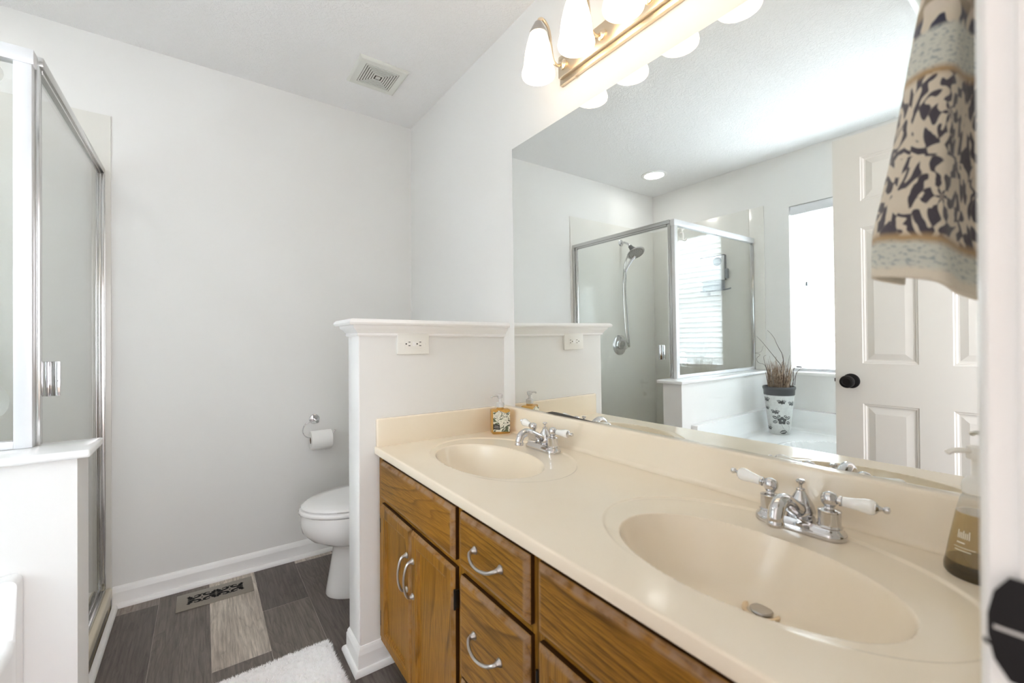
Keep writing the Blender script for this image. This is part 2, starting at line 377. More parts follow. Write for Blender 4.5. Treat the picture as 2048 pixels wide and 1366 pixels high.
def sweep(bm, prof, path, closed_prof=True):
    """profile (outward offset, z) swept along a plan path with mitred corners; outward = right of travel"""
    P = [Vector((x, y)) for x, y in path]; n = len(P); rings = []
    for i, p in enumerate(P):
        da = (P[i]-P[i-1]).normalized() if i else None; db = (P[i+1]-P[i]).normalized() if i < n-1 else None
        na = Vector((da.y, -da.x)) if da else None; nb = Vector((db.y, -db.x)) if db else None
        if na and nb:
            mm = (na+nb); mm = mm/(mm.length_squared/2)
        else: mm = na or nb
        rings.append([bm.verts.new((p.x+mm.x*o, p.y+mm.y*o, z)) for o, z in prof])
    k = len(prof)
    for a, b in zip(rings, rings[1:]):
        for j in range(k if closed_prof else k-1):
            bm.faces.new((a[j], b[j], b[(j+1) % k], a[(j+1) % k]))
    if closed_prof: bm.faces.new(rings[0]); bm.faces.new(rings[-1][::-1])
def prism(bm, poly, a, b, axis='x', mi=0):
    """polygon in the two other axes extruded from a to b along axis"""
    def mk(v, t):
        u, s = v
        return {'x': (t, u, s), 'y': (u, t, s), 'z': (u, s, t)}[axis]
    A = [bm.verts.new(mk(v, a)) for v in poly]; Bv = [bm.verts.new(mk(v, b)) for v in poly]; n = len(poly)
    fs = [bm.faces.new(A[::-1]), bm.faces.new(Bv)]
    for i in range(n): fs.append(bm.faces.new((A[i], A[(i+1) % n], Bv[(i+1) % n], Bv[i])))
    for f in fs: f.material_index = mi
    return fs
def obj(name, bm, mats, parent=None, loc=None, ang=35, smooth=True):
    bmesh.ops.recalc_face_normals(bm, faces=bm.faces[:])
    if smooth:
        for f in bm.faces: f.smooth = True
        ca = math.radians(ang)
        for e in bm.edges:
            if len(e.link_faces) == 2 and e.calc_face_angle(0) > ca: e.smooth = False
    me = bpy.data.meshes.new(name); bm.to_mesh(me); bm.free()
    for mm in (mats if isinstance(mats, (list, tuple)) else [mats]): me.materials.append(mm)
    o = bpy.data.objects.new(name, me); COL.objects.link(o)
    if parent:
        o.parent = parent
        o.matrix_parent_inverse = Matrix.Identity(4)
    if loc: o.location = loc
    return o
def thing(name, label, cat, loc=(0, 0, 0), rotz=0.0, group=None):
    o = bpy.data.objects.new(name, None); COL.objects.link(o); o.empty_display_size = 0.05
    o.location = loc; o.rotation_euler = (0, 0, rotz); o['label'] = label; o['category'] = cat
    if group: o['group'] = group
    return o
def tag(o, label, cat, group=None):
    o['label'] = label; o['category'] = cat
    if group: o['group'] = group
    return o
def struct(name, bm, mats, label=None, **k):
    o = obj(name, bm, mats, **k); o['kind'] = 'structure'
    if label: o['label'] = label
    return o
def copy_tree(o, parent=None):
    c = o.copy(); COL.objects.link(c)
    if parent: c.parent = parent
    for ch in list(o.children): copy_tree(ch, c)
    return c
# ------------------------------------------------------------------ room shell
# floor: planks running in +Y, each its own tone
bm = bmesh.new(); lay = bm.loops.layers.color.new('tone')
cols = [-0.335+0.1795*i for i in range(-6, 9)]
fixed = {0: [(-1.3, .40), (0.65, .05), (2.41, .60)], 1: [(-1.3, .3), (1.25, .36)], 2: [(-1.3, .4), (.58, .32), (1.80, .95)],
         3: [(-1.3, .2), (.87, .50), (2.085, .08)], 4: [(-1.3, .6), (1.22, .12), (2.44, .85)]}
def ends2(ci):
    if ci in fixed:
        L = fixed[ci]; return [(a, (L[i+1][0] if i+1 < len(L) else 2.6), t) for i, (a, t) in enumerate(L)]
    out = []; y = -1.4-random.random()
    while y < 2.55: out.append((y, y+1.22, random.random()*.7)); y += 1.22
    return out
for i, (x0, x1) in enumerate(zip(cols, cols[1:])):
    ci = i-6
    for (y0, y1, t) in ends2(ci):
        a, b = max(x0, XL-.12)+.0004, min(x1, XR+.12)-.0004; c, d = max(y0, -.9)+.0005, min(y1, YF+.1)-.0005
        if b <= a or d <= c: continue
        f = bm.faces.new([bm.verts.new(v) for v in ((a, c, 0), (b, c, 0), (b, d, 0), (a, d, 0))])
        cc = (t, random.random(), random.random(), 1)
        for lp in f.loops: lp[lay] = cc
    
fl_planks = bm
box(fl_planks, XL-.12, XR+.12, -.9, YF+.1, -.05, -.0015)
struct('floor', fl_planks, M['plank'])
struct('ceiling', B(XL-.12, XR+.12, YN-.13, YF+.1, ZC, ZC+.08), M['ceiling'])
struct('wall_right', B(XR, XR+.12, YN-.13, YF+.1, 0, ZC), M['wall'])
struct('wall_far', B(XL-.12, XR, YF, YF+.1, 0, ZC), M['wall'])
# left wall with window opening
WY0, WY1, WZ0, WZ1 = 0.43, 1.346, 0.857, 2.052
bm = bmesh.new()
box(bm, XL-.12, XL, YN-.13, WY0, 0, ZC); box(bm, XL-.12, XL, WY1, YF, 0, ZC)
box(bm, XL-.12, XL, WY0, WY1, 0, WZ0); box(bm, XL-.12, XL, WY0, WY1, WZ1, ZC)
struct('wall_left', bm, M['wall'])
# near wall with doorway
DH = 2.045
bm = bmesh.new()
box(bm, XL, XH-.019, YN-.12, YN, 0, ZC); box(bm, XJ+.019, XR, YN-.12, YN, 0, ZC); box(bm, XH-.019, XJ+.019, YN-.12, YN, DH+.019, ZC)
struct('wall_near', bm, M['wall'])
# unseen wall and ceiling added behind the doorway to hold back its light
struct('wall_added_blocker', B(-.50, -.385, -2.4, YN-.1205, 0, ZC), M['blocker'])
struct('ceiling_added_blocker', B(-.50, 1.7, -2.4, YN-.1305, ZC, ZC+.08), M['ceiling'])

struct('floor_added_blocker', B(-.50, 1.7, -2.4, -.9005, -.05, 0), M['blocker_floor'])  # unseen floor added to block light from below through the doorway

# door jamb and casings
bm = bmesh.new()
box(bm, XJ, XJ+.019, YN-.12, YN, 0, DH, .002); box(bm, XH-.019, XH, YN-.12, YN, 0, DH, .002); box(bm, XH-.019, XJ+.019, YN-.12, YN, DH, DH+.019, .002)
box(bm, XJ-.011, XJ, YN-.078, YN-.040, 0, DH, .003); box(bm, XH, XH+.011, YN-.078, YN-.040, 0, DH, .003); box(bm, XH, XJ, YN-.078, YN-.040, DH-.011, DH, .003)
cp = [(0, 0), (.057, 0), (.057, .019), (.050, .0215), (.040, .021), (.028, .0175), (.016, .0165), (.006, .0160), (.002, .0145), (0, .012)]
prism(bm, [(XJ+.006+a, YN+b) for a, b in cp], 0, DH+.06, 'z'); prism(bm, [(XJ+.006+a, YN-.12-b) for a, b in cp], 0, DH+.06, 'z')
prism(bm, [(YN+b, DH+.006+a) for a, b in cp], XH-.05, XJ+.063, 'x')
prism(bm, [(YN-.12-b, DH+.006+a) for a, b in cp], XH-.05, XJ+.063, 'x')
jamb = struct('trim_1', bm, M['trim'], 'white door jamb and casing at the right edge')
# strike plate wrapped around jamb edge
bm = bmesh.new()
zc_ = 0.9585; hh = .0295
prism(bm, [(YN-.036, zc_-hh+.004), (YN-.030, zc_-hh), (YN+.004, zc_-hh), (YN+.010, zc_-hh+.010), (YN+.0125, zc_-.006), (YN+.0125, zc_+.006), (YN+.010, zc_+hh-.010), (YN+.004, zc_+hh), (YN-.030, zc_+hh), (YN-.036, zc_+hh-.004)], XJ-.0018, XJ+.0002, 'x')
box(bm, XJ-.0024, XJ-.0017, YN-.012, YN+.010, zc_-.0015, zc_+.0005, mi=1)
tube(bm, [(XJ-.0008, YN+.012, zc_-.012), (XJ+.0010, YN+.0135, zc_-.012), (XJ+.004, YN+.014, zc_-.012)], .001, n=6, k=3)
obj('strike_plate', bm, [M['black'], M['nickel']], jamb)['label'] = 'black metal strike plate'

# partition wall by the vanity with moulded cap
CAPT = 1.209
struct('wall_partition', B(PX, XR, PY0, PY1, 0, 1.19), M['wall'])
bm = bmesh.new()
# corner bead strip of white wood on the partition end
box(bm, PX-.004, PX, PY0, PY1, .09, 1.16, .001)
capp = [(0, 1.150), (.008, 1.150), (.011, 1.154), (.010, 1.161), (.014, 1.164), (.019, 1.172), (.027, 1.178), (.029, 1.184), (.029, 1.188), (.040, 1.188), (.044, 1.191), (.046, 1.196), (.044, 1.202), (.038, CAPT-.001), (.030, CAPT), (0, CAPT)]
sweep(bm, capp, [(XR, PY1), (PX, PY1), (PX, PY0), (XR, PY0)])
box(bm, PX-.005, XR, PY0-.005, PY1+.005, 1.165, CAPT)
struct('trim_2', bm, M['trim'], 'white moulded cap and end board of the partition wall')

# baseboards (with shoe moulding) -------------------------------------
bbp = [(0, 0), (.026, 0), (.026, .006), (.0235, .013), (.019, .018), (.013, .019), (.0125, .021), (.0125, .062), (.0125, .066), (.0095, .072), (.0095, .078), (.0065, .083), (.004, .088), (0, .088)]
bm = bmesh.new(); sweep(bm, bbp, [(XR, YF), (-.314, YF)][::-1]); struct('baseboard_far', bm, M['trim'])
bm = bmesh.new(); sweep(bm, bbp, [(.575, PY0), (PX, PY0), (PX, PY1), (XR, PY1)][::-1]); struct('baseboard_partition', bm, M['trim'])
bm = bmesh.new(); sweep(bm, bbp, [(XR, PY1), (XR, YF)][::-1]); struct('baseboard_right', bm, M['trim'])
# shoe along the shower kerb
shp = [(0, 0), (.018, 0), (.018, .004), (.016, .012), (.011, .0175), (.004, .019), (0, .019)]
bm = bmesh.new(); sweep(bm, shp, [(-.312, 1.625), (-.312, YF-.012)]); struct('baseboard_shower', bm, M['trim'])

# ------------------------------------------------------------------ shower half wall, sill
struct('wall_shower', B(XL, -.252, 1.495, 1.622, 0, .846), M['wall'])
bm = bmesh.new(); box(bm, XL, -.226, 1.474, 1.652, .846, SILLZ, .005, 3)
struct('trim_3', bm, M['acrylic'], 'white sill slab on top of the shower half wall')
# window: frame, pane, stool
bm = bmesh.new(); t_ = .04
for a in ((WY0, WY0+t_, WZ0, WZ1), (WY1-t_, WY1, WZ0, WZ1), (WY0, WY1, WZ0, WZ0+t_), (WY0, WY1, WZ1-t_, WZ1), (WY0, WY1, 1.43, 1.465)):
    box(bm, XL-.115, XL-.085, *a, .003)
win = struct('window_1', bm, M['trim'])
obj('pane', B(XL-.103, XL-.099, WY0+.03, WY1-.03, WZ0+.03, WZ1-.03), M['glass'], win)
obj('sill', B(XL-.085, XL+.02, WY0-.03, WY1+.03, WZ0-.018, WZ0+.002, .004), M['trim'], win)

# window blind
bl = thing('window_blind', 'white slatted blind closed over the window above the bathtub', 'blind', (XL-.03, (WY0+WY1)/2, WZ0))
hw = (WY1-WY0)/2-.006
bm = bmesh.new(); box(bm, -.028, .024, -hw, hw, WZ1-WZ0-.066, WZ1-WZ0-.002, .003); obj('headrail', bm, M['blindrail'], bl)
bm = bmesh.new(); pitch = .0435; z = WZ1-WZ0-.085
tilt = math.radians(-76)
while z > .045:
    def pt(a, off):
        cx = a*.0245; bow = (1-a*a)*.0035+off
        return (cx*math.cos(tilt)+bow*math.sin(tilt), z+cx*-math.sin(tilt)+bow*math.cos(tilt))
    prof = [pt(-1+q/4, 0) for q in range(9)]+[pt(1-q/4, .0026) for q in range(9)]
    A = [bm.verts.new((p_[0], -hw, p_[1])) for p_ in prof]; C2 = [bm.verts.new((p_[0], hw, p_[1])) for p_ in prof]
    bm.faces.new(A); bm.faces.new(C2[::-1])
    for i in range(18): bm.faces.new((A[i], A[(i+1) % 18], C2[(i+1) % 18], C2[i]))
    z -= pitch
obj('slats', bm, M['blind'], bl)
bm = bmesh.new(); box(bm, -.024, .020, -hw, hw, .006, .030, .004); obj('bottom_rail', bm, M['blindrail'], bl)
bm = bmesh.new()
for yy in (-hw*.62, 0, hw*.62):
    tube(bm, [(.021, yy, .02), (.021, yy, 1.15)], .0012, n=6, smooth=False); tube(bm, [(-.027, yy, .02), (-.027, yy, 1.15)], .0012, n=6, smooth=False)
obj('ladder_cord', bm, M['blind'], bl)
bm = bmesh.new(); tube(bm, [(.030, hw-.10, 1.15), (.031, hw-.10, .64)], .0011, n=6, smooth=False)
obj('pull_cord', bm, M['blind'], bl)
bm = bmesh.new(); lathe(bm, [(.003, .03), (.006, .026), (.007, 0), (0, 0)], (.031, hw-.10, .612)); obj('tassel', bm, M['caddygrey'], bl)['label'] = 'small grey cord tassel'

# ------------------------------------------------------------------ vanity cabinet
VY0, VY1 = YN+.001, PY0-.002
XF, XD = .505, .487
cab = thing('vanity_cabinet', 'golden oak double vanity cabinet with raised drawer fronts', 'cabinet', (0, 0, 0))
bm = bmesh.new()
box(bm, XF+.019, XR-.004, VY0, VY1, .10, .118); box(bm, XF+.019, XR-.004, VY0, VY0+.015, .118, .62); box(bm, XF+.019, XR-.004, VY1-.015, VY1, .118, .62)
box(bm, XR-.016, XR-.004, VY0+.015, VY1-.015, .118, .62)
obj('carcass', bm, M['oak_v2'], cab)
obj('toe_kick', B(.575, .590, VY0, VY1, 0, .10), M['oak_h'], cab)
# face frame: stiles and rails
for a in ((VY0, VY1, .70, .736), (VY0, VY1, .575, .608), (VY0, VY1, .10, .135), (.635, .89, .332, .346)): obj('face_frame_rail', B(XF, XF+.0189, *a), M['oak_h'], cab)
for a, b in ((VY0, .085), (.600, .640), (.890, .935), (1.415, VY1)): obj('face_frame_stile', B(XF-.0002, XF+.0187, a, b, .1005, .7355), M['oak_v'], cab)
def slab_front(name, y0, y1, z0, z1, mat):
    """drawer front: flat face with a broad worn chamfer all round"""
    c, t = .013, XF-XD
    bm = bmesh.new(); wl = bm.verts.layers.float.new('worn')
    rings = []
    for dx, ins, wv in ((0, 0, 0.0), (.0090, 0, 0.2), (.0110, .0015, 1.0), (t-.0008, .0085, 1.0), (t, .010, .8), (t, .016, 0.0)):
        ring = [bm.verts.new((XF-.0003-dx, y, z)) for y, z in ((y0+ins, z0+ins), (y1-ins, z0+ins), (y1-ins, z1-ins), (y0+ins, z1-ins))]
        for v in ring: v[wl] = wv if wv else 0.0
        rings.append(ring)
    for k, (a, b) in enumerate(zip(rings, rings[1:])):
        for i in range(4):
            f = bm.faces.new((a[i], a[(i+1) % 4], b[(i+1) % 4], b[i]))
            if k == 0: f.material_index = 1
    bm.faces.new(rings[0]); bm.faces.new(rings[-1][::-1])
    return obj(name, bm, [mat, M['oak_edge_stain_shade']], cab, ang=12)
def pull(parent, c, half, horiz):
    bm = bmesh.new(); x0, y0, z0 = c
    def P(s, d, sag=0): return (x0-d, y0+(s if horiz else 0), z0+(0 if horiz else s)-(sag if horiz else 0))
    for sg in (-1, 1):
        lathe(bm, [(0, -.0005), (.0090, 0), (.0090, .0025), (.0062, .006), (.0048, .011), (0, .013)], P(sg*half, 0), (-1, 0, 0), 16)
    tube(bm, [P(-half, .007), P(-half*.94, .017, .002), P(-half*.6, .025, .009), P(0, .029, .012), P(half*.6, .025, .009), P(half*.94, .017, .002), P(half, .007)],
         lambda t: .0048-.0014*math.sin(PI*t), 10, 6)
    obj('handle', bm, M['nickel'], parent)['label'] = 'brushed nickel arched bar pull'
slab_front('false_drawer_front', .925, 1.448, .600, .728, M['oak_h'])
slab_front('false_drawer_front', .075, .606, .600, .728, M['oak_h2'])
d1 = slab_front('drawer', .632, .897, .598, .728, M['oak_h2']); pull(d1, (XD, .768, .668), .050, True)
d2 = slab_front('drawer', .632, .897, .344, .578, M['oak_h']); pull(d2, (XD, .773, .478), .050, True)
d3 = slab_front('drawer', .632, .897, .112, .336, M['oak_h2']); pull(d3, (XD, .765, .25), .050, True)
def cab_door(y0, y1, z0, z1, mat, hy, hinge_y):
    bm = bmesh.new(); wl = bm.verts.layers.float.new('worn'); t = XF-XD
    rings = []
    S = .046
    for dx, ins, wv in ((0, 0, 0), (.010, 0, .2), (.0115, .0015, .8), (t-.001, .007, .8), (t, .0085, .5), (t, .013, 0), (t, S-.010, 0), (t-.002, S-.007, .3), (t-.002, S-.004, .2), (t-.009, S, .2), (t-.010, S+.003, 0)):
        ring = [bm.verts.new((XF-.0003-dx, y, z)) for y, z in ((y0+ins, z0+ins), (y1-ins, z0+ins), (y1-ins, z1-ins), (y0+ins, z1-ins))]
        for i, v in enumerate(ring): v[wl] = wv*(1.0 if i > 1 else .4)
        rings.append(ring)
    for k, (a, b) in enumerate(zip(rings, rings[1:])):
        for i in range(4):
            f = bm.faces.new((a[i], a[(i+1) % 4], b[(i+1) % 4], b[i]))
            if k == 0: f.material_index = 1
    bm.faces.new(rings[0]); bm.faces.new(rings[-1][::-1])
    d = obj('cabinet_door', bm, [mat, M['oak_edge_stain_shade']], cab, ang=12)
    pull(d, (XD, hy, .452), .050, False)
    for hz in (z1-.075, z0+.075):
        bm = bmesh.new(); box(bm, XF-.016, XF-.002, hinge_y-.0015, hinge_y+.0015, hz-.022, hz+.022, .001); lathe(bm, [(0, -.024), (.003, -.024), (.003, .024), (0, .024)], (XF-.014, hinge_y, hz), n=10)
        obj('hinge', bm, M['cap_metal'], d)['label'] = 'dark metal hinge'
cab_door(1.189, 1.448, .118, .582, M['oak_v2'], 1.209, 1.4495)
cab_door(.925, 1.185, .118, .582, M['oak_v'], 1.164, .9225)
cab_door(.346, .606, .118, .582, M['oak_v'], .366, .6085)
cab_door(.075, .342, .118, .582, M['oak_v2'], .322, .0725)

# ------------------------------------------------------------------ vanity top with two moulded bowls
TZ = .765; TX0, TX1 = .487, XR-.0015; TB = .737
BOWLS = [(.722, 1.139, .219, .137), (.719, .361, .216, .137)]
RINGS = [(.768, 1.139, .287, .199), (.768, .361, .287, .199)]
def top_z(x, y):
    z = TZ
    for (cx, cy, a, b), (rx, ry, ra, rb) in zip(BOWLS, RINGS):
        q = math.hypot((y-ry)/ra, (x-rx)/rb)
        s = min(max((1.012-q)/.028, 0), 1); s = s*s*(3-2*s); z -= .0032*s*min(max((x-.585)/.06, 0), 1)
        q = math.hypot((y-cy)/a, (x-cx)/b)
        if q < 1.05:
            k = min(q/1.02, 1.0)
            dep = .122*(1-k**4)
            e = min(max((1.05-q)/.06, 0), 1); e = e*e*(3-2*e)
            z -= max(dep, 0)*1.0*min(1, e*1.4) if q > .95 else dep
            # shallow fall to the drain
            z -= 0
    return z
bm = bmesh.new(); nx, ny = 240, 640
ys0, ys1 = VY0, VY1
gx = []
R_ = .0045
# front edge rounding profile then the flat top
edge = [(TX0+.004, TB), (TX0+.001, TB+.002), (TX0, TB+.005), (TX0, TZ-R_)]+[(TX0+R_-R_*math.cos(a), TZ-R_+R_*math.sin(a)) for a in (PI/8, PI/4, 3*PI/8)]
grid = []
for j in range(ny+1):
    y = ys0+(ys1-ys0)*j/ny
    row = [bm.verts.new((ex, y, ez)) for ex, ez in edge]
    for i in range(nx+1):
        x = TX0+R_+(TX1-TX0-R_)*i/nx
        row.append(bm.verts.new((x, y, top_z(x, y))))
    grid.append(row)
for a, b in zip(grid, grid[1:]):
    for i in range(len(a)-1): bm.faces.new((a[i], a[i+1], b[i+1], b[i]))
# underside of the visible front strip and ends
und = [bm.verts.new((TX0+.05, ys0, TB)), bm.verts.new((TX0+.05, ys1, TB))]
for j in range(ny): pass
bm.faces.new([g[0] for g in grid]+[und[1], und[0]])
top = obj('countertop', bm, M['cream'], ang=60)
tag(top, 'cream cultured marble countertop with two oval moulded sinks', 'countertop')
bsx = XR-.024
prof = [(XR-.001, TZ-.002), (bsx-.012, TZ+.0004), (bsx-.007, TZ+.002), (bsx-.003, TZ+.006), (bsx, TZ+.012), (bsx, .856), (bsx+.0015, .860), (bsx+.005, .8625), (bsx+.009, .863), (XR-.001, .863)]
bm = bmesh.new(); prism(bm, prof, VY0, VY1, 'y'); obj('backsplash', bm, M['cream'], top, ang=50)
syf = PY0-.020
bm = bmesh.new(); box(bm, TX0+.004, bsx, syf, PY0-.0008, TZ-.004, .862, .0055, 4); obj('side_splash', bm, M['cream'], top)
def drain(cx, cy):
    z = top_z(cx, cy)
    bm = bmesh.new(); lathe(bm, [(.031, .001), (.030, .0035), (.026, .004), (.022, .001), (.021, -.010), (.0, -.010)], (cx, cy, z), n=36, capA=False)
    d = obj('drain_flange', bm, [M['goldnickel']], top); d['label'] = 'brassy worn drain ring'
    bm = bmesh.new(); lathe(bm, [(0, .006), (.008, .0062), (.0165, .005), (.0185, .003), (.017, .0005), (0, 0)], (cx-.002, cy-.001, z+.001), n=32)
    obj('stopper', bm, M['nickel'], d)['label'] = 'dull metal drain stopper'
drain(.795, 1.139); drain(.795, .359)

# ------------------------------------------------------------------ faucets
def faucet(name, label, loc):
    t = thing(name, label, 'faucet', loc, 0, 'two-handle faucets on the vanity')
    # local: +Y along the vanity, -X toward the user
    bm = bmesh.new()
    def stadium(L, r, z, n=12):
        pts = []
        for s, c0 in ((1, L), (-1, -L)):
            for i in range(n+1):
                a = (0 if s > 0 else PI)+PI*i/n
                pts.append((r*math.cos(a), c0+r*math.sin(a), z))
        return pts
    rings = [[bm.verts.new(p) for p in stadium(.050, r, z)] for r, z in ((.0270, 0), (.0275, .003), (.0275, .009), (.0255, .012), (.0225, .0135), (.0195, .019), (.0180, .0215))]
    for a, b in zip(rings, rings[1:]):
        k = len(a)
        for i in range(k): bm.faces.new((a[i], a[(i+1) % k], b[(i+1) % k], b[i]))
    bm.faces.new(rings[0][::-1]); bm.faces.new(rings[-1])
    obj('base_plate', bm, M['chrome'], t)
    # spout: swan body rising from the centre, arching toward the bowl
    bm = bmesh.new()
    lathe(bm, [(.0225, .019), (.0245, .026), (.0250, .034), (.0215, .045), (.0150, .057), (.0095, .066), (.0070, .071), (.0078, .071), (.0078, .0735), (.0060, .075), (0, .075)], (.010, 0, 0), n=28)
    tube(bm, [(.008, 0, .034), (-.012, 0, .040), (-.036, 0, .052), (-.058, 0, .064), (-.076, 0, .067), (-.092, 0, .059), (-.099, 0, .046), (-.100, 0, .036)],
         lambda q: .0165-.0035*min(1, q*1.8), 18, 8)
    lathe(bm, [(.0125, .028), (.0140, .029), (.0140, .037), (.0125, .040)], (-.100, 0, 0), n=20)
    obj('spout', bm, M['chrome'], t)
    bm = bmesh.new(); lathe(bm, [(.0028, .073), (.0028, .082), (.0045, .0835), (.0075, .086), (.0082, .089), (.0060, .0915), (0, .0925)], (.010, 0, 0), n=20)
    obj('lift_rod', bm, M['chrome'], t)
    for s in (-1, 1):
        bm = bmesh.new()
        lathe(bm, [(.0200, .0195), (.0208, .021), (.0190, .0225), (.0178, .024), (.0178, .047), (.0185, .0478), (.0185, .050), (.0165, .0512), (.0095, .0535), (.0080, .057), (.0100, .0595), (.0128, .0640), (.0140, .0700), (.0128, .0762), (.0095, .0810), (.0040, .0835), (0, .084)], (0, s*.0508, 0), n=28)
        h = obj('handle_body', bm, M['chrome'], t)
        d = Vector((.12, s*1.0, .10 if s > 0 else .02)).normalized(); o = Vector((0, s*.0508, .070))
        bm = bmesh.new(); lathe(bm, [(.0060, .010), (.0060, .014), (.0092, .0150), (.0092, .0185), (.0072, .0195)], o, d, 20)
        obj('collar', bm, M['chrome'], h); bm = bmesh.new()
        lathe(bm, [(.0098, .0655), (.0098, .0670), (.0055, .0700), (.0034, .0735), (.0030, .0755), (.0052, .0775), (.0062, .0810), (.0052, .0845), (0, .0860)], o, d, 20)
        obj('finial', bm, M['chrome'], h)
        bm = bmesh.new(); lathe(bm, [(.0070, .0190), (.0086, .0200), (.0092, .030), (.0108, .042), (.0128, .052), (.0134, .058), (.0125, .063), (.0100, .0658), (0, .0665)], o, d, 24)
        obj('lever', bm, M['lever'], h)['label'] = 'white porcelain lever'
    return t
DZ = TZ-.0028
faucet('faucet', 'chrome faucet with white porcelain levers behind the sink nearer the doorway', (.940, .354, DZ+.0003))
faucet('faucet', 'chrome faucet with white porcelain levers at the far sink beside the floral soap bottle', (.934, 1.121, DZ+.0003))

# ------------------------------------------------------------------ soap bottles
s1 = thing('soap_dispenser', 'square amber soap bottle with floral label and clear pump in the counter corner', 'soap bottle', (.962, 1.418, TZ+.0003), math.radians(-20))
bm = bmesh.new(); box(bm, -.037, .037, -.022, .022, 0, .098, .007, 3); lathe(bm, [(.017, .096), (.014, .102), (.013, .108), (.013, .112)], n=24)
obj('bottle', bm, M['amber'], s1)
bm = bmesh.new()
A = [bm.verts.new((x, -.0226, z)) for x, z in ((-.034, .012), (.028, .008), (.034, .010), (.034, .088), (.018, .082), (.004, .087), (-.012, .094), (-.022, .086), (-.034, .090))]
f = bm.faces.new(A); r = bmesh.ops.extrude_face_region(bm, geom=[f]); bmesh.ops.translate(bm, verts=[v for v in r['geom'] if isinstance(v, bmesh.types.BMVert)], vec=(0, -.0008, 0))
lb = obj('label', bm, M['label'], s1); lb['label'] = 'white paper label with green leaves'
bm = bmesh.new(); prism(bm, [(-.0345, .022), (-.008, .018), (-.008, .038), (-.0345, .042)], -.0242, -.0236, 'y'); obj('name_band', bm, M['labelblack'], lb)
bm = bmesh.new()
for k, (a, b) in enumerate(((-.0300, -.0125), (-.0310, -.0115))): prism(bm, [(a, .0335-k*.006), (b, .0312-k*.006), (b, .0325-k*.006), (a, .0348-k*.006)], -.0246, -.0242, 'y')
obj('lettering', bm, M['print'], lb)
bm = bmesh.new()
lathe(bm, [(.0148, .104), (.0150, .106), (.0150, .120), (.0135, .122), (.0070, .124), (.0055, .128), (.0055, .142)], n=24)
lathe(bm, [(.0085, .140), (.0105, .142), (.0110, .152), (.0085, .155), (0, .155)], n=24)
tube(bm, [(0, 0, .149), (-.018, -.004, .150), (-.034, -.008, .148), (-.038, -.009, .143)], .0042, 10, 4, flat=.8)
obj('pump', bm, M['frost'], s1)
s2 = thing('soap_dispenser', 'tapered clear bottle of pale soap with white pump by the door jamb', 'soap bottle', (.957, .117, DZ+.003), math.radians(8))
s2.name = 'soap_dispenser'
bm = bmesh.new()
lathe(bm, [(.0, .0), (.036, .0), (.0385, .004), (.0385, .012), (.0365, .022)], n=36, capB=True); obj('glass_base', bm, M['smoke'], s2)['label'] = 'smoky thick bottle base'
bm = bmesh.new(); lathe(bm, [(.0363, .0225), (.0330, .045), (.0285, .072), (.0245, .096), (0, .0961)], n=36); obj('soap', bm, M['pearl'], s2)
bm = bmesh.new(); lathe(bm, [(.0243, .0965), (.0220, .108), (.0195, .118), (.0155, .126), (.0150, .130), (.0, .130)], n=36); obj('bottle_neck', bm, M['clearpl'], s2)
bm = bmesh.new()
lathe(bm, [(.0175, .126), (.0180, .128), (.0180, .140), (.0165, .145), (.0120, .150), (.0075, .153), (.0070, .180)], n=28)
lathe(bm, [(.0120, .178), (.0130, .180), (.0130, .194), (.0115, .197), (0, .198)], n=28)
tube(bm, [(0, 0, .190), (-.010, .014, .191), (-.018, .027, .190), (-.021, .033, .186)], .0055, 12, 4, flat=.7)
obj('pump', bm, M['plastic'], s2)['label'] = 'white plastic pump'
bm = bmesh.new()
def on_cone(a, z, off=.0006):
    rr_ = .0363+(.0245-.0363)*(z-.0225)/(.096-.0225)+off
    return (rr_*math.cos(a), rr_*math.sin(a), z)
def arc_strip(bm, a0, a1, z0, z1, n=8):
    pr_ = None
    for i in range(n+1):
        a = a0+(a1-a0)*i/n; p = (bm.verts.new(on_cone(a, z0)), bm.verts.new(on_cone(a, z1)))
        if pr_: bm.faces.new((pr_[0], p[0], p[1], pr_[1]))
        pr_ = p
# short words of the print: small vertical strokes, a rule box below
base_a = math.radians(134)
for k in range(7):
    a = base_a+k*.075; arc_strip(bm, a, a+.035, .060, .060+(.009 if k % 3 else .012), 2)
arc_strip(bm, base_a, base_a+.32, .0530, .0545); arc_strip(bm, base_a-.1, base_a+.7, .0465, .0472); arc_strip(bm, base_a-.05, base_a+.55, .0420, .0430)
obj('lettering', bm, M['print'], s2)

# ------------------------------------------------------------------ mirror (rests on the backsplash, leaning a little into the room)
def mx(z, off=0.0): return XR-.009-.0095*(z-1.4)+off
mi = thing('mirror', 'large frameless wall mirror above the vanity countertop', 'mirror', (0, 0, 0))
bm = bmesh.new(); z0, z1 = .8635, 1.914; y0, y1 = YN+.006, 1.4185; t = .0034
A = [bm.verts.new(c) for c in ((mx(z0), y0, z0), (mx(z0), y1, z0), (mx(z1), y1, z1), (mx(z1), y0, z1))]
C = [bm.verts.new(c) for c in ((mx(z0, t), y0, z0), (mx(z0, t), y1, z0), (mx(z1, t), y1, z1), (mx(z1, t), y0, z1))]
bm.faces.new(A); f = bm.faces.new(C[::-1]); f.material_index = 1
for i in range(4):
    f = bm.faces.new((A[i], A[(i+1) % 4], C[(i+1) % 4], C[i])); f.material_index = 1
obj('glass', bm, [M['mirror'], M['desilver']], mi, smooth=False)
bm = bmesh.new(); e = -.0004      # corroded patch on the silvering along the lower edge
pts = [(1.225, z0), (1.208, .8685), (1.190, .8725), (1.160, .8730), (1.120, .8715), (1.09, .8705), (1.06, .8680), (1.03, .8672), (1.0, .8656), (.97, .8645), (.95, z0)]
vsf = [bm.verts.new((mx(z, e), y, z)) for y, z in pts]; bm.faces.new(vsf)
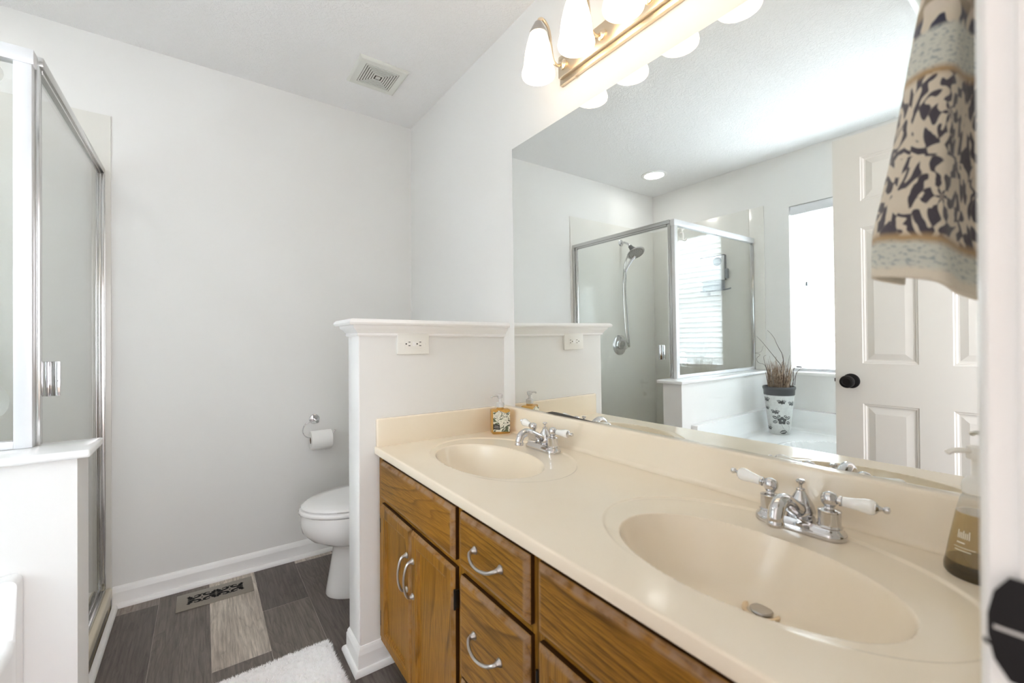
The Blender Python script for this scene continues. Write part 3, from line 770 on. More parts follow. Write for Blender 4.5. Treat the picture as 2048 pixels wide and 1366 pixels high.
r = bmesh.ops.extrude_face_region(bm, geom=bm.faces[:]); bmesh.ops.translate(bm, verts=[v for v in r['geom'] if isinstance(v, bmesh.types.BMVert)], vec=(.0003, 0, 0))
obj('corroded_edge', bm, M['desilver'], mi, smooth=False)['label'] = 'dark corroded patch on the lower edge'

# ------------------------------------------------------------------ vanity light bar
vl = thing('vanity_light', 'five-lamp brushed nickel vanity light bar with lit white glass shades above the mirror', 'wall light', (0, 0, 0))
bm = bmesh.new(); ya, yb = .352, 1.128
for d, a, b, ins in ((.014, 2.030, 2.135, 0), (.030, 2.045, 2.120, .010)):
    box(bm, XR-d, XR-.0002, ya+ins, yb-ins, a, b, .0018, 2)
bmesh.ops.recalc_face_normals(bm, faces=bm.faces[:])
obj('back_plate', bm, M['goldnickel'], vl)
for yy in (yb-.075, ya+.075):
    bm = bmesh.new(); lathe(bm, [(.0042, 0), (.0042, .003), (.002, .005), (0, .005)], (XR-.006, yy, 2.0305), (0, 0, -1), 12); obj('screw', bm, M['goldnickel'], vl)
for yy in (1.092, .916, .740, .564, .388):
    ar = bmesh.new()
    lathe(ar, [(.017, 0), (.017, .004), (.010, .008), (.0065, .012), (0, .013)], (XR-.030, yy, 2.082), (-1, 0, 0), 20)
    tube(ar, [(XR-.034, yy, 2.082), (XR-.060, yy, 2.068), (XR-.078, yy, 2.082), (XR-.086, yy, 2.125), (XR-.096, yy, 2.175), (.922, yy, 2.197), (.905, yy, 2.192), (.900, yy, 2.176)], .0052, 12, 8)
    arm = obj('arm', ar, M['goldnickel'], vl)
    bm = bmesh.new(); lathe(bm, [(0, 2.182), (.009, 2.181), (.012, 2.178), (.023, 2.157), (.029, 2.145), (.0295, 2.139), (.027, 2.139)], (.900, yy, 0), n=28, capB=False)
    obj('socket_cap', bm, M['nickel'], arm)
    bm = bmesh.new(); lathe(bm, [(.0270, 2.1400), (.0300, 2.132), (.0370, 2.108), (.0430, 2.082), (.0470, 2.055), (.0485, 2.036), (.0500, 2.028), (.0540, 2.015), (.0550, 2.007), (.0535, 2.001), (.0490, 2.0015), (.030, 2.006), (0, 2.008)], (.900, yy, 0), n=40)
    obj('lamp_shade', bm, M['shade'], arm)['label'] = 'lit white opal glass bell shade'

# ------------------------------------------------------------------ ceiling fittings
v = thing('ceiling_vent', 'square off-white exhaust fan grille with concentric slots on the ceiling', 'vent', (.702, 2.090, ZC))
bm = bmesh.new(); prof = [(.118, 0), (.118, -.003), (.114, -.008), (.108, -.011)]
def sqring(bm, r0, z0, r1, z1, mi=0):
    a = [bm.verts.new((s*r0, t*r0, z0)) for s, t in ((-1, -1), (1, -1), (1, 1), (-1, 1))]; b = [bm.verts.new((s*r1, t*r1, z1)) for s, t in ((-1, -1), (1, -1), (1, 1), (-1, 1))]
    for i in range(4): bm.faces.new((a[i], a[(i+1) % 4], b[(i+1) % 4], b[i])).material_index = mi
for (a, b), (c, d) in zip(prof, prof[1:]): sqring(bm, a, b, c, d)
sqring(bm, .108, -.011, .080, -.012); sqring(bm, .080, -.012, .080, -.004)
obj('cover_frame', bm, M['ventplastic'], v)
bm = bmesh.new(); box(bm, -.0795, .0795, -.0795, .0795, -.0108, -.0085); obj('backing', bm, M['slot'], v)['label'] = 'dark slots behind the grille'
bm = bmesh.new()
r = .0775
while r > .018:
    sqring(bm, r, -.0122, r-.0068, -.0122); sqring(bm, r, -.0122, r, -.0109); sqring(bm, r-.0068, -.0122, r-.0068, -.0109); r -= .0106
box(bm, -.011, .011, -.011, .011, -.0123, -.0109)
obj('grille', bm, M['ventplastic'], v)
dl = thing('recessed_light', 'round lit white downlight on the ceiling over the shower, seen in the mirror', 'ceiling light', (-.924, 2.140, ZC))
bm = bmesh.new(); lathe(bm, [(.100, 0), (.100, -.004), (.096, -.007), (.078, -.009), (.074, -.006), (.074, -.0005)], n=48, capA=False, capB=False); obj('trim_ring', bm, M['trim'], dl)
bm = bmesh.new(); lathe(bm, [(.0738, -.001), (.0738, -.0065), (.05, -.010), (0, -.0115)], n=40, capB=False); obj('lens', bm, M['led'], dl)
rg = thing('ceiling_register', 'white louvred ceiling register near the door, seen in the mirror behind the towel', 'vent', (-.235, .330, ZC))
bm = bmesh.new(); bx, by = .15, .122
for a in ((-bx, bx, -by, -by+.022), (-bx, bx, by-.022, by), (-bx, -bx+.022, -by+.022, by-.022), (bx-.022, bx, -by+.022, by-.022)): box(bm, a[0], a[1], a[2], a[3], -.008, -.0003, .0015)
obj('frame', bm, M['trim'], rg)
bm = bmesh.new()
k = -by+.03
while k < by-.028:
    prism(bm, [(k, -.0018), (k+.012, -.010), (k+.0135, -.010), (k+.0015, -.0010)], -bx+.0225, bx-.0225, 'x'); k += .0165
obj('louvre', bm, M['ventplastic'], rg)
bm = bmesh.new(); box(bm, -bx+.024, bx-.024, -by+.024, by-.024, -.0009, -.0003); obj('duct_shadow', bm, M['slot'], rg).name = 'duct_shade_sheet'  # dark sheet painted as the shade inside the duct

# ------------------------------------------------------------------ wall outlet on the partition
ol = thing('wall_outlet', 'white horizontal power outlet plate under the partition cap', 'outlet', (.629, PY0, 1.1225))
bm = bmesh.new(); box(bm, -.0615, .0615, -.0125, -.0004, -.0385, .0385, .003, 3); pl_ = obj('cover_plate', bm, M['plastic'], ol)
bm = bmesh.new(); box(bm, -.0335, .0335, -.0142, -.0124, -.0168, .0168, .0008); rc = obj('receptacle', bm, M['plastic'], ol)
for c in (-.0225, .0195):
    bm = bmesh.new()
    lathe(bm, [(.0026, 0), (.0026, .0003), (0, .0003)], (c-.0065, -.0142, 0), (0, -1, 0), 12)
    for dz in (-.0066, .0066): box(bm, c+.002, c+.0095, -.0145, -.0141, dz-.0012, dz+.0012)
    obj('socket_hole', bm, M['dark'], rc)['label'] = 'black socket slots'
bm = bmesh.new(); box(bm, -.0045, .0005, -.0150, -.0141, -.0075, .0075, .0004); box(bm, .0018, .0060, -.0150, -.0141, -.0075, .0075, .0004)
obj('test_button', bm, M['trim'], rc)
for s in (-1, 1):
    bm = bmesh.new(); lathe(bm, [(.0028, 0), (.0024, .0006), (0, .0008)], (s*.0485, -.0125, 0), (0, -1, 0), 12); obj('screw', bm, M['plastic'], ol)

# ------------------------------------------------------------------ toilet
TY = 2.055
to = thing('toilet', 'white porcelain toilet with closed lid half hidden behind the partition wall', 'toilet', (0, 0, 0))
def egg(cx, xf, xb, hw, z, n=40):
    """plan outline: front (low x) elongated ellipse, back blunt"""
    out = []
    for i in range(n):
        a = 2*PI*i/n; c, s = math.cos(a), math.sin(a)
        if c < 0: out.append((cx+(cx-xf)*c, TY+hw*s, z))
        else: out.append((cx+(xb-cx)*math.copysign(abs(c)**.6, c), TY+hw*math.copysign(abs(s)**.8, s), z))
    return out
def loft(bm, rings, capA=True, capB=True):
    R_ = [[bm.verts.new(p) for p in r] for r in rings]
    for a, b in zip(R_, R_[1:]):
        k = len(a)
        for i in range(k): bm.faces.new((a[i], a[(i+1) % k], b[(i+1) % k], b[i]))
    if capA: bm.faces.new(R_[0][::-1])
    if capB: bm.faces.new(R_[-1])
bm = bmesh.new()
loft(bm, [egg(.62, .448, .93, .110, 0), egg(.62, .446, .93, .112, .006), egg(.62, .450, .93, .110, .03), egg(.62, .462, .93, .100, .10), egg(.62, .474, .93, .092, .17), egg(.62, .478, .93, .090, .208),
          egg(.62, .468, .93, .098, .222), egg(.62, .428, .93, .128, .240), egg(.62, .382, .93, .156, .265), egg(.62, .352, .93, .172, .300), egg(.62, .343, .93, .178, .335), egg(.62, .345, .93, .178, .366), egg(.62, .350, .93, .176, .378)])
obj('bowl', bm, M['porcelain'], to, ang=60)
bm = bmesh.new(); loft(bm, [egg(.62, .345, .86, .176, .3805), egg(.62, .338, .86, .183, .385), egg(.62, .336, .86, .185, .392), egg(.62, .340, .86, .182, .399), egg(.62, .346, .86, .178, .402)]); obj('seat', bm, M['porcelain'], to, ang=60)
bm = bmesh.new(); loft(bm, [egg(.62, .352, .85, .174, .4055), egg(.62, .345, .85, .180, .409), egg(.62, .347, .85, .178, .415), egg(.62, .362, .85, .166, .4205), egg(.62, .42, .83, .12, .4245), egg(.62, .52, .78, .06, .426)]); obj('lid', bm, M['porcelain'], to, ang=60)
bm = bmesh.new(); box(bm, .835, XR-.012, TY-.21, TY+.21, .400, .735, .02, 3); box(bm, .80, .93, TY-.11, TY+.11, .25, .405, .02, 3); obj('tank', bm, M['porcelain'], to)
bm = bmesh.new(); box(bm, .825, XR-.008, TY-.22, TY+.22, .736, .765, .008, 3); obj('tank_lid', bm, M['porcelain'], to)
bm = bmesh.new(); lathe(bm, [(.013, 0), (.013, .006), (.008, .010), (0, .010)], (.835, TY+.15, .68), (-1, 0, 0), 16); tube(bm, [(.826, TY+.15, .68), (.822, TY+.12, .676), (.822, TY+.08, .670)], .005, 10, 4); obj('flush_handle', bm, M['chrome'], to)

# ------------------------------------------------------------------ toilet paper
th = thing('toilet_paper_holder', 'chrome C-shaped toilet paper holder on the far wall', 'toilet paper holder', (.487, YF, .722))
bm = bmesh.new(); lathe(bm, [(.026, -.0003), (.0265, .004), (.0250, .0075), (.020, .010), (0, .0105)], (0, 0, 0), (0, -1, 0), 32)
lathe(bm, [(.0085, .009), (.0085, .045), (.0095, .050), (.0095, .056), (.0075, .059), (0, .059)], (.004, 0, -.006), (0, -1, 0), 20); obj('wall_mount', bm, M['chrome'], th)
bm = bmesh.new(); yy = -.053
tube(bm, [(.004, yy, -.006), (-.022, yy, -.006), (-.045, yy, -.011), (-.060, yy, -.026), (-.066, yy, -.048), (-.060, yy, -.070), (-.045, yy, -.084), (-.024, yy, -.0890), (.020, yy, -.0880), (.080, yy, -.0760), (.094, yy, -.0600)], .0028, 10, 8)
obj('arm', bm, M['chrome'], th)
bm = bmesh.new(); RX0, RX1 = -.0515, .0515
ro, ri = .0485, .019
prof = [(ri, RX0), (ro-.002, RX0), (ro, RX0+.002), (ro, RX1-.002), (ro-.002, RX1), (ri, RX1)]
rollc = Vector((.487+.022, YF-.053, .722-.089-.0145))
roll = thing('toilet_paper_roll', 'white toilet paper roll on the chrome holder', 'toilet paper', tuple(rollc))
def ringx(bm, prof, n=48, mi=0, close=False):
    rs = [[bm.verts.new((x, r*math.cos(2*PI*i/n), r*math.sin(2*PI*i/n))) for i in range(n)] for r, x in prof]
    if close: rs.append(rs[0])
    for a, b in zip(rs, rs[1:]):
        for i in range(n): bm.faces.new((a[i], a[(i+1) % n], b[(i+1) % n], b[i])).material_index = mi
ringx(bm, prof); ringx(bm, [(ri, RX1), (ri, RX0)])
# loose last sheet hanging a little at the front
A = []
for i in range(9):
    a = math.radians(195+i*9); rr2 = ro+.0008+.0035*(i/8)**2
    A.append([bm.verts.new((x, rr2*math.cos(a), rr2*math.sin(a))) for x in (RX0+.004, RX1-.004)])
for a, b in zip(A, A[1:]): bm.faces.new((a[0], a[1], b[1], b[0]))
obj('paper', bm, M['paper'], roll)
bm = bmesh.new(); ringx(bm, [(ri-.0004, RX0+.001), (ri-.0004, RX1-.001), (ri-.0014, RX1-.001), (ri-.0014, RX0+.001)], 32, 0, True); obj('core', bm, M['card'], roll)['label'] = 'cardboard core'

# ------------------------------------------------------------------ floor register
fr = thing('floor_register', 'taupe metal floor register with black scroll openings', 'vent', (.048, 2.356, 0))
bm = bmesh.new(); box(bm, -.142, .142, -.072, .072, .0002, .0045, .0018, 2); obj('plate', bm, M['register'], fr)
bm = bmesh.new()
W_, H_ = .103, .0345
def stroke(pts, w0):
    w = lambda t: w0(t)*1.6
    P = catmull(pts, 6); n = len(P); L = []; R2 = []
    for i, p in enumerate(P):
        d = (P[min(i+1, n-1)]-P[max(i-1, 0)]).normalized(); nn = Vector((-d.y, d.x, 0)); ww = w(i/(n-1))
        L.append(bm.verts.new(p+nn*ww)); R2.append(bm.verts.new(p-nn*ww))
    for i in range(n-1): bm.faces.new((L[i], L[i+1], R2[i+1], R2[i]))
zz = .0048
cw = W_*2/4
for c in range(4):
    cx0 = -W_+c*cw; mir_ = 1 if c % 2 == 0 else -1; cxm = cx0+cw/2
    for s in (-1, 1):
        q = lambda u, vv: (cxm+mir_*u*cw/2, s*vv*H_, zz)
        stroke([q(-.98, .42), q(-.5, .34), (q(.05, .30)), q(.55, .42), q(.72, .66), q(.50, .88), q(.12, .86), q(-.10, .70)], lambda t: .0018+.0018*math.sin(PI*min(1, t*1.2)))
        stroke([q(-.95, .95), q(-.72, .72), q(-.42, .60), q(-.98, .50)], lambda t: .0042*(1-.55*t))
        stroke([q(-.98, .08), q(-.5, .15), q(.02, .03)], lambda t: .0026*math.sin(PI*(.15+.8*t)))
        stroke([q(.86, .98), q(.98, .86)], lambda t: .0020)
    stroke([(cxm+mir_*cw/2-.003, 0, zz), (cxm+mir_*cw/2+.003, 0, zz)], lambda t: .0024)
obj('scroll_opening', bm, M['dark'], fr, smooth=False)['label'] = 'black scrollwork openings'

# ------------------------------------------------------------------ bath rug
rug = bmesh.new(); RW, RL = .56, .86
n1, n2 = 110, 160
ang_r = math.radians(1.5)
G = []
for j in range(n2+1):
    row = []
    for i in range(n1+1):
        u, v_ = i/n1*2-1, j/n2*2-1
        # rounded corners: pull the outline in
        ex = min(1, (1-abs(u))*14); ey = min(1, (1-abs(v_))*20)
        x = u*RW/2; y = v_*RL/2
        if abs(u) > .9 and abs(v_) > .93: x *= .985; y *= .99
        e = min(1, math.sqrt(max(0, 1-(1-ex)**2)))*min(1, math.sqrt(max(0, 1-(1-ey)**2)))
        nz = noise.noise((x*70, y*70, 1))*.0045+noise.noise((x*190, y*190, 5))*.004+noise.noise((x*22, y*22, 9))*.003
        x += noise.noise((x*90, y*90, 3))*.003; y += noise.noise((x*90, y*90, 7))*.003
        row.append(rug.verts.new((x, y, max(.0015, .003+.019*e+nz*e))))
    G.append(row)
for a, b in zip(G, G[1:]):
    for i in range(n1): rug.faces.new((a[i], a[i+1], b[i+1], b[i]))
# tufts over the pile
for k in range(15000):
    x = random.uniform(-.5, .5)*RW*.99; y = random.uniform(-.5, .5)*RL*.99
    if k % 4 == 0: x = (RW/2-abs(random.gauss(0, .006)))*random.choice((-1, 1))
    elif k % 4 == 1: y = (RL/2-abs(random.gauss(0, .006)))*random.choice((-1, 1))
    u, v_ = 2*x/RW, 2*y/RL; ex = min(1, (1-abs(u))*14); ey = min(1, (1-abs(v_))*20)
    e = math.sqrt(max(0, 1-(1-ex)**2))*math.sqrt(max(0, 1-(1-ey)**2))
    zb = .003+.017*e; a = random.uniform(0, 2*PI); w2 = .0018; h = random.uniform(.006, .011)
    out = Vector((u**9*.008, v_**9*.008, 0)); lean = Vector((random.gauss(0, .004), random.gauss(0, .004), h))+out
    p = Vector((x, y, zb)); d = Vector((math.cos(a)*w2, math.sin(a)*w2, 0))
    tip = p+lean; tip.z = max(tip.z, .002)
    rug.faces.new((rug.verts.new(p-d), rug.verts.new(p+d), rug.verts.new(tip)))
ro_ = obj('bath_rug', rug, M['rug'], ang=180); ro_.location = (.385-RW/2+.002, 1.703-RL/2, .0003); ro_.rotation_euler = (0, 0, ang_r)
tag(ro_, 'fluffy white bath rug on the plank floor in front of the vanity', 'rug')

# ------------------------------------------------------------------ shower
sp = thing('shower_tray', 'cream moulded shower base with kerb under the glass door', 'shower base', (0, 0, 0))
bm = bmesh.new(); box(bm, -.395, -.313, 1.6245, YF-.008, .045, .094, .010, 3); box(bm, -.395, -.318, 1.6245, YF-.008, 0, .045); obj('kerb', bm, M['pan'], sp)
bm = bmesh.new(); box(bm, -.3175, -.3165, 1.6245, YF-.10, .022, .040); obj('kerb_recess', bm, M['gap'], sp)
bm = bmesh.new(); box(bm, XL+.0065, -.3955, 1.630, YF-.008, 0, .030, .0); obj('pan_floor', bm, M['pan'], sp)
bm = bmesh.new(); lathe(bm, [(.045, .0303), (.045, .033), (.040, .034), (0, .034)], (-.88, 2.05, 0), n=28); obj('drain', bm, M['chrome'], sp)
ss = thing('shower_surround', 'grey-beige glossy acrylic wall panels lining the shower', 'wall panel', (0, 0, 0))
obj('far_panel', B(XL+.0062, -.316, YF-.0062, YF-.0003, .045, 2.104, .0018), M['surround'], ss)
bm = bmesh.new(); box(bm, XL+.0003, XL+.0062, 1.6232, YF-.0064, .045, 2.104, .0018); box(bm, XL+.0003, XL+.0062, 1.515, 1.6230, SILLZ+.0003, 2.104, .0018)
obj('side_panel', bm, M['surround'], ss)
bm = bmesh.new(); box(bm, XL+.0064, -.26, 1.6223, 1.6240, .032, .845); obj('half_wall_panel', bm, M['surround'], ss)

se = thing('shower_enclosure', 'aluminium framed glass shower enclosure with hinged door', 'shower enclosure', (0, 0, 0))
PT = 1.872; HZ = 1.835
bm = bmesh.new(); box(bm, -.381, -.3485, PANY-.013, PANY+.013, SILLZ+.0005, HZ, .0015); obj('corner_post', bm, M['satin_white_rail'], se)
bm = bmesh.new(); box(bm, XL+.0066, -.345, PANY-.015, PANY+.015, HZ, PT, .0015); obj('panel_header', bm, M['satin_white_rail'], se)
bm = bmesh.new(); box(bm, -1.368, -.381, PANY-.012, PANY+.012, SILLZ+.0005, SILLZ+.020, .0015); obj('panel_sill_rail', bm, M['satin_white_rail'], se)
bm = bmesh.new(); box(bm, XL+.0066, -1.368, PANY-.012, PANY+.012, SILLZ+.0005, HZ, .0015); obj('panel_wall_channel', bm, M['chrome_rail'], se)
bm = bmesh.new(); box(bm, -1.374, -.378, PANY-.003, PANY+.003, SILLZ+.014, HZ+.006); obj('fixed_panel', bm, M['glass'], se, smooth=False)['label'] = 'clear fixed glass panel'
# door side
bm = bmesh.new(); box(bm, -.362, -.334, PANY+.0155, YF-.0068, 1.848, PT, .0015); box(bm, -.358, -.340, PANY+.04, YF-.02, 1.838, 1.8478, .001); box(bm, -.355, -.351, PANY+.04, YF-.02, 1.832, 1.838); obj('door_header', bm, M['chrome_rail'], se)
bm = bmesh.new(); box(bm, -.356, -.340, PANY+.0135, PANY+.032, SILLZ+.0005, 1.8478, .0015); box(bm, -.356, -.340, 1.6245, 1.634, .0945, .8455, .0015); obj('hinge_post', bm, M['chrome_rail'], se)
bm = bmesh.new(); box(bm, -.362, -.334, YF-.030, YF-.0068, .0945, 1.8478, .0015); box(bm, -.357, -.341, YF-.052, YF-.0325, .0945, 1.8478, .004, 3); box(bm, -.3340, -.3325, YF-.024, YF-.014, .0945, 1.846); obj('wall_jamb', bm, M['chrome_rail'], se)
bm = bmesh.new(); box(bm, -.366, -.332, 1.667, YF-.053, .0945, .106, .002); box(bm, -.358, -.342, 1.667, YF-.053, .106, .122, .002); box(bm, -.331, -.328, 1.667, YF-.053, .0945, .112, .001); obj('bottom_track', bm, M['chrome_rail'], se)
dg = obj('glass_door', B(-.352, -.346, 1.640, YF-.050, .124, 1.834), M['glass'], se, smooth=False); dg['label'] = 'clear hinged glass door'
# lower door strip beside half wall
bm = bmesh.new()
box(bm, -.3455, -.338, 1.683, 1.706, .985, 1.080, .0015)
box(bm, -.338, -.318, 1.690, 1.698, .985, 1.080, .0012); box(bm, -.360, -.3522, 1.683, 1.706, .985, 1.080, .0015); box(bm, -.380, -.360, 1.690, 1.698, .985, 1.080, .0012)
obj('pull_handle', bm, M['chrome'], dg)['label'] = 'chrome square pull handle'
# suction hook on the fixed panel
sh = thing('suction_hook', 'white plastic hook on a clear suction cup at the top of the fixed shower glass', 'hook', (-.428, PANY-.0032, 1.795))
bm = bmesh.new(); lathe(bm, [(.030, 0), (.029, .0015), (.020, .006), (.011, .010), (.010, .013), (0, .013)], (0, 0, 0), (0, -1, 0), 32); obj('suction_cup', bm, M['clearpl'], sh)['label'] = 'clear suction cup'
bm = bmesh.new(); tube(bm, [(-.006, -.016, .022), (.006, -.016, .018), (.008, -.016, .004), (-.002, -.016, -.012), (-.002, -.016, -.040), (-.001, -.020, -.050), (-.002, -.032, -.053), (-.004, -.040, -.040)], .0055, 10, 6)
lathe(bm, [(.011, -.010), (.011, .002), (0, .002)], (0, -.012, 0), (0, -1, 0), 16); obj('hook', bm, M['plastic'], sh)
sc = tag(obj('suction_cup', (lambda b: (lathe(b, [(.050, 0), (.049, .002), (.036, .009), (.018, .016), (.014, .022), (.016, .026), (0, .027)], (0, 0, 0), (0, 1, 0), 40), b)[1])(bmesh.new()), M['clearpl']), 'large clear suction cup low on the inside of the fixed shower glass', 'suction cup')
sc.location = (-.440, PANY+.0032, .985)
# shower head, valve
hd = thing('hand_shower', 'chrome hand shower with round spray face on the shower wall', 'shower head', (-.920, YF-.0064, 1.955))
bm = bmesh.new(); lathe(bm, [(.030, 0), (.030, .003), (.022, .009), (.012, .012), (0, .012)], (0, 0, 0), (0, -1, 0), 28)
tube(bm, [(0, -.008, 0), (0, -.045, -.004), (0, -.080, -.024), (-.002, -.098, -.046)], .0095, 12, 6); obj('arm', bm, M['chrome'], hd)
bm = bmesh.new(); dn = Vector((-.08, -.62, -.75)).normalized(); o = Vector((-.002, -.095, -.042))
lathe(bm, [(.012, 0), (.017, .003), (.017, .022), (.021, .025), (.021, .046), (.014, .050), (.014, .062), (0, .062)], o, dn, 20)
lathe(bm, [(.014, -.02), (.018, -.016), (.018, .020), (.012, .024), (0, .024)], o+dn*.046+Vector((-.012, 0, 0)), Vector((.6, -.2, -.6)), 16); obj('diverter', bm, M['grayrubber'], hd)['label'] = 'dark grey diverter'
fc = o+dn*.088; fn = Vector((.10, -.50, -.86)).normalized()
bm = bmesh.new(); lathe(bm, [(0, -.030), (.022, -.027), (.050, -.016), (.072, -.006), (.078, 0), (.076, .006), (.068, .008)], fc, fn, 44, capB=False)
tube(bm, [fc+Vector((.010, .004, -.03)), fc+Vector((.038, .024, -.075)), fc+Vector((.066, .040, -.125)), fc+Vector((.080, .046, -.160))], lambda t: .015-.004*t, 14, 6)
hs = obj('hand_piece', bm, M['chrome'], hd)
bm = bmesh.new(); lathe(bm, [(.068, .0065), (.040, .0085), (0, .009)], fc, fn, 40, capA=True); obj('spray_face', bm, M['nickel'], hs)['label'] = 'perforated spray face'
X_, Y_, D_ = basis(fn); bm = bmesh.new()
for rn, nn in ((.012, 6), (.026, 12), (.042, 18), (.057, 26)):
    for i in range(nn):
        a = 2*PI*i/nn; lathe(bm, [(.0038, 0), (.002, .0022), (0, .0022)], fc+X_*(rn*math.cos(a))+Y_*(rn*math.sin(a))+fn*.0078, fn, 6)
obj('nozzle', bm, M['grayrubber'], hs)['kind'] = 'stuff'
he = fc+Vector((.080, .046, -.160))
bm = bmesh.new(); tube(bm, [tuple(o+dn*.04+Vector((-.004, 0, -.02))), (.030, -.110, -.115), (.060, -.085, -.22), (.050, -.060, -.42), (.022, -.045, -.66), (-.006, -.040, -.84), (-.030, -.045, -.905), (-.020, -.055, -.86), (.016, -.070, -.64), (.048, -.082, -.42), tuple(he+Vector((.002, -.004, -.045))), tuple(he)], .0068, 10, 10)
obj('hose', bm, M['chrome_rail'], hd)['label'] = 'chrome flexible hose'
vv = thing('shower_valve', 'round chrome shower valve with clear knob on the shower wall', 'shower valve', (-.880, YF-.0064, 1.066))
bm = bmesh.new(); lathe(bm, [(.088, 0), (.088, .003), (.082, .008), (.066, .011), (.050, .010), (.040, .014), (.036, .030), (0, .030)], (0, 0, 0), (0, -1, 0), 48); obj('escutcheon', bm, M['chrome'], vv)
bm = bmesh.new()
n = 12; rs = []
for r_, h_ in ((.024, .030), (.038, .038), (.042, .052), (.038, .066), (.026, .074), (0, .075)):
    rs.append((r_, h_))
lathe(bm, rs, (-.004, 0, 0), (0, -1, 0), 12); obj('knob', bm, M['clearpl'], vv, ang=5)['label'] = 'faceted clear knob'
# shower caddy mirror on side wall
cdy = thing('shower_caddy', 'white rectangular caddy with grey holder and small shelf on the window-side shower wall', 'caddy', (XL+.0065, 1.905, 1.68))
bm = bmesh.new(); box(bm, .022, .036, -.098, .098, -.100, .100, .004, 2); obj('front_board', bm, M['blindrail'], cdy)
bm = bmesh.new(); box(bm, .0003, .022, -.102, .102, -.100, .104, .003, 2); box(bm, .022, .040, -.104, .104, .1005, .106, .002); obj('backing', bm, M['grayrubber'], cdy)
bm = bmesh.new(); lathe(bm, [(.035, 0), (.034, .002), (.020, .005), (0, .006)], (.0365, -.045, .055), (1, 0, 0), 28); obj('suction_disc', bm, M['caddygrey'], cdy)
bm = bmesh.new(); box(bm, .008, .034, -.128, -.103, -.090, -.010, .008, 3); obj('side_clip', bm, M['caddygrey'], cdy)
bm = bmesh.new(); box(bm, .004, .030, -.090, .090, -.178, -.1005, .004, 2); box(bm, .0003, .060, -.092, .092, -.184, -.178, .002)
tube(bm, [(.030, -.092, -.180), (.034, -.125, -.178), (.030, -.150, -.172)], .006, 8, 4); obj('lower_shelf', bm, M['caddygrey'], cdy)

# ------------------------------------------------------------------ bathtub
TBY0, TBY1, TBX0, TBX1 = YN+.002, 1.494, XL+.001, -.343
DK = .450; UP = .592
def tub_z(x, y):
    z = DK
    # upstands along the half wall and the window wall with a coved foot
    for d in (TBY1-y, x-TBX0):
        if d < .040: z = UP
        elif d < .052: z = max(z, DK+.02+(UP-DK-.02)*(.052-d)/.012)
        elif d < .085: z = max(z, DK+.02*((.085-d)/.033)**2)
    cx, cy = -.80, .70
    q = (abs((x-cx)/.335)**2.6+abs((y-cy)/.475)**2.6)**(1/2.6)
    if q < 1.0: z = DK-.33*min(1, ((1-q)/.34))**.55 if q > .0 else z
    elif q < 1.06: z = DK+.006*math.sin(PI*(1.06-q)/.06)
    return z
bm = bmesh.new()
xs = sorted(set([TBX0+(TBX1-.016-TBX0)*i/96 for i in range(97)]+[TBX0+.040, TBX0+.046, TBX0+.052, TBX0+.0395]))
ys = sorted(set([TBY0+(TBY1-TBY0)*i/130 for i in range(131)]+[TBY1-.0395, TBY1-.040, TBY1-.046, TBY1-.052]))
G = []
for y in ys:
    row = [bm.verts.new((x, y, tub_z(x, y))) for x in xs]
    zt = tub_z(-.5, y)
    for a in (.25, .5, .75, 1): row.append(bm.verts.new((TBX1-.016+.016*math.sin(a*PI/2), y, zt-.016*(1-math.cos(a*PI/2)))))
    row.append(bm.verts.new((TBX1, y, 0)))
    G.append(row)
for a, b in zip(G, G[1:]):
    for i in range(len(a)-1): bm.faces.new((a[i], a[i+1], b[i+1], b[i]))
tb = obj('bathtub', bm, M['acrylic'], ang=50)
tag(tb, 'white acrylic alcove bathtub with raised rim against the shower half wall', 'bathtub')
bm = bmesh.new(); lathe(bm, [(.03, 0), (.03, .004), (.024, .007), (0, .008)], (-.80, TBY0+.32, tub_z(-.80, TBY0+.32)+.0005), n=24); obj('drain', bm, M['chrome'], tb)

# ------------------------------------------------------------------ potted dried grass on the tub deck
PC = (-1.150, 1.330)
def pot_r(z): return .062+(.090-.062)*(z/.27)
pt = thing('potted_dried_grass', 'tall pot with charcoal flower pattern holding dried brown grass on the tub corner', 'potted plant', (PC[0], PC[1], DK+.0003))
bm = bmesh.new(); lathe(bm, [(0, 0), (.056, 0), (.061, .003), (pot_r(.01), .010), (pot_r(.27), .268), (pot_r(.27)+.001, .272), (.083, .272), (.079, .250), (0, .250)], n=64); pbody = obj('pot', bm, M['pot'], pt)
bm = bmesh.new(); lathe(bm, [(pot_r(.27)+.0012, .268), (.0930, .272), (.0938, .300), (.0960, .305), (.0990, .312), (.0990, .320), (.0960, .326), (.0905, .326), (.0880, .318), (.0850, .274)], n=64, capA=False, capB=False); obj('pot_rim', bm, M['potrim'], pt)['label'] = 'charcoal glazed rim band'
bm = bmesh.new(); lathe(bm, [(.078, .262), (.086, .300), (0, .306)], n=40, capA=False); obj('soil', bm, M['card'], pt)
FA = math.radians(-22.6)
def cone_pt(u, z, off=.0008):        # u metres to the side seen from the mirror, z height
    r = pot_r(z)+off; a = FA-u/r; return (r*math.cos(a), r*math.sin(a), z)
ink = bmesh.new()
def blob(pts, k=5):
    P = catmull(list(pts)+[pts[0]], k)[:-1]; cx = sum(p.x for p in P)/len(P); cz = sum(p.y for p in P)/len(P)
    c = ink.verts.new(cone_pt(cx, cz)); vsb = [ink.verts.new(cone_pt(p.x, p.y)) for p in P]
    for i in range(len(vsb)): ink.faces.new((c, vsb[i], vsb[(i+1) % len(vsb)]))
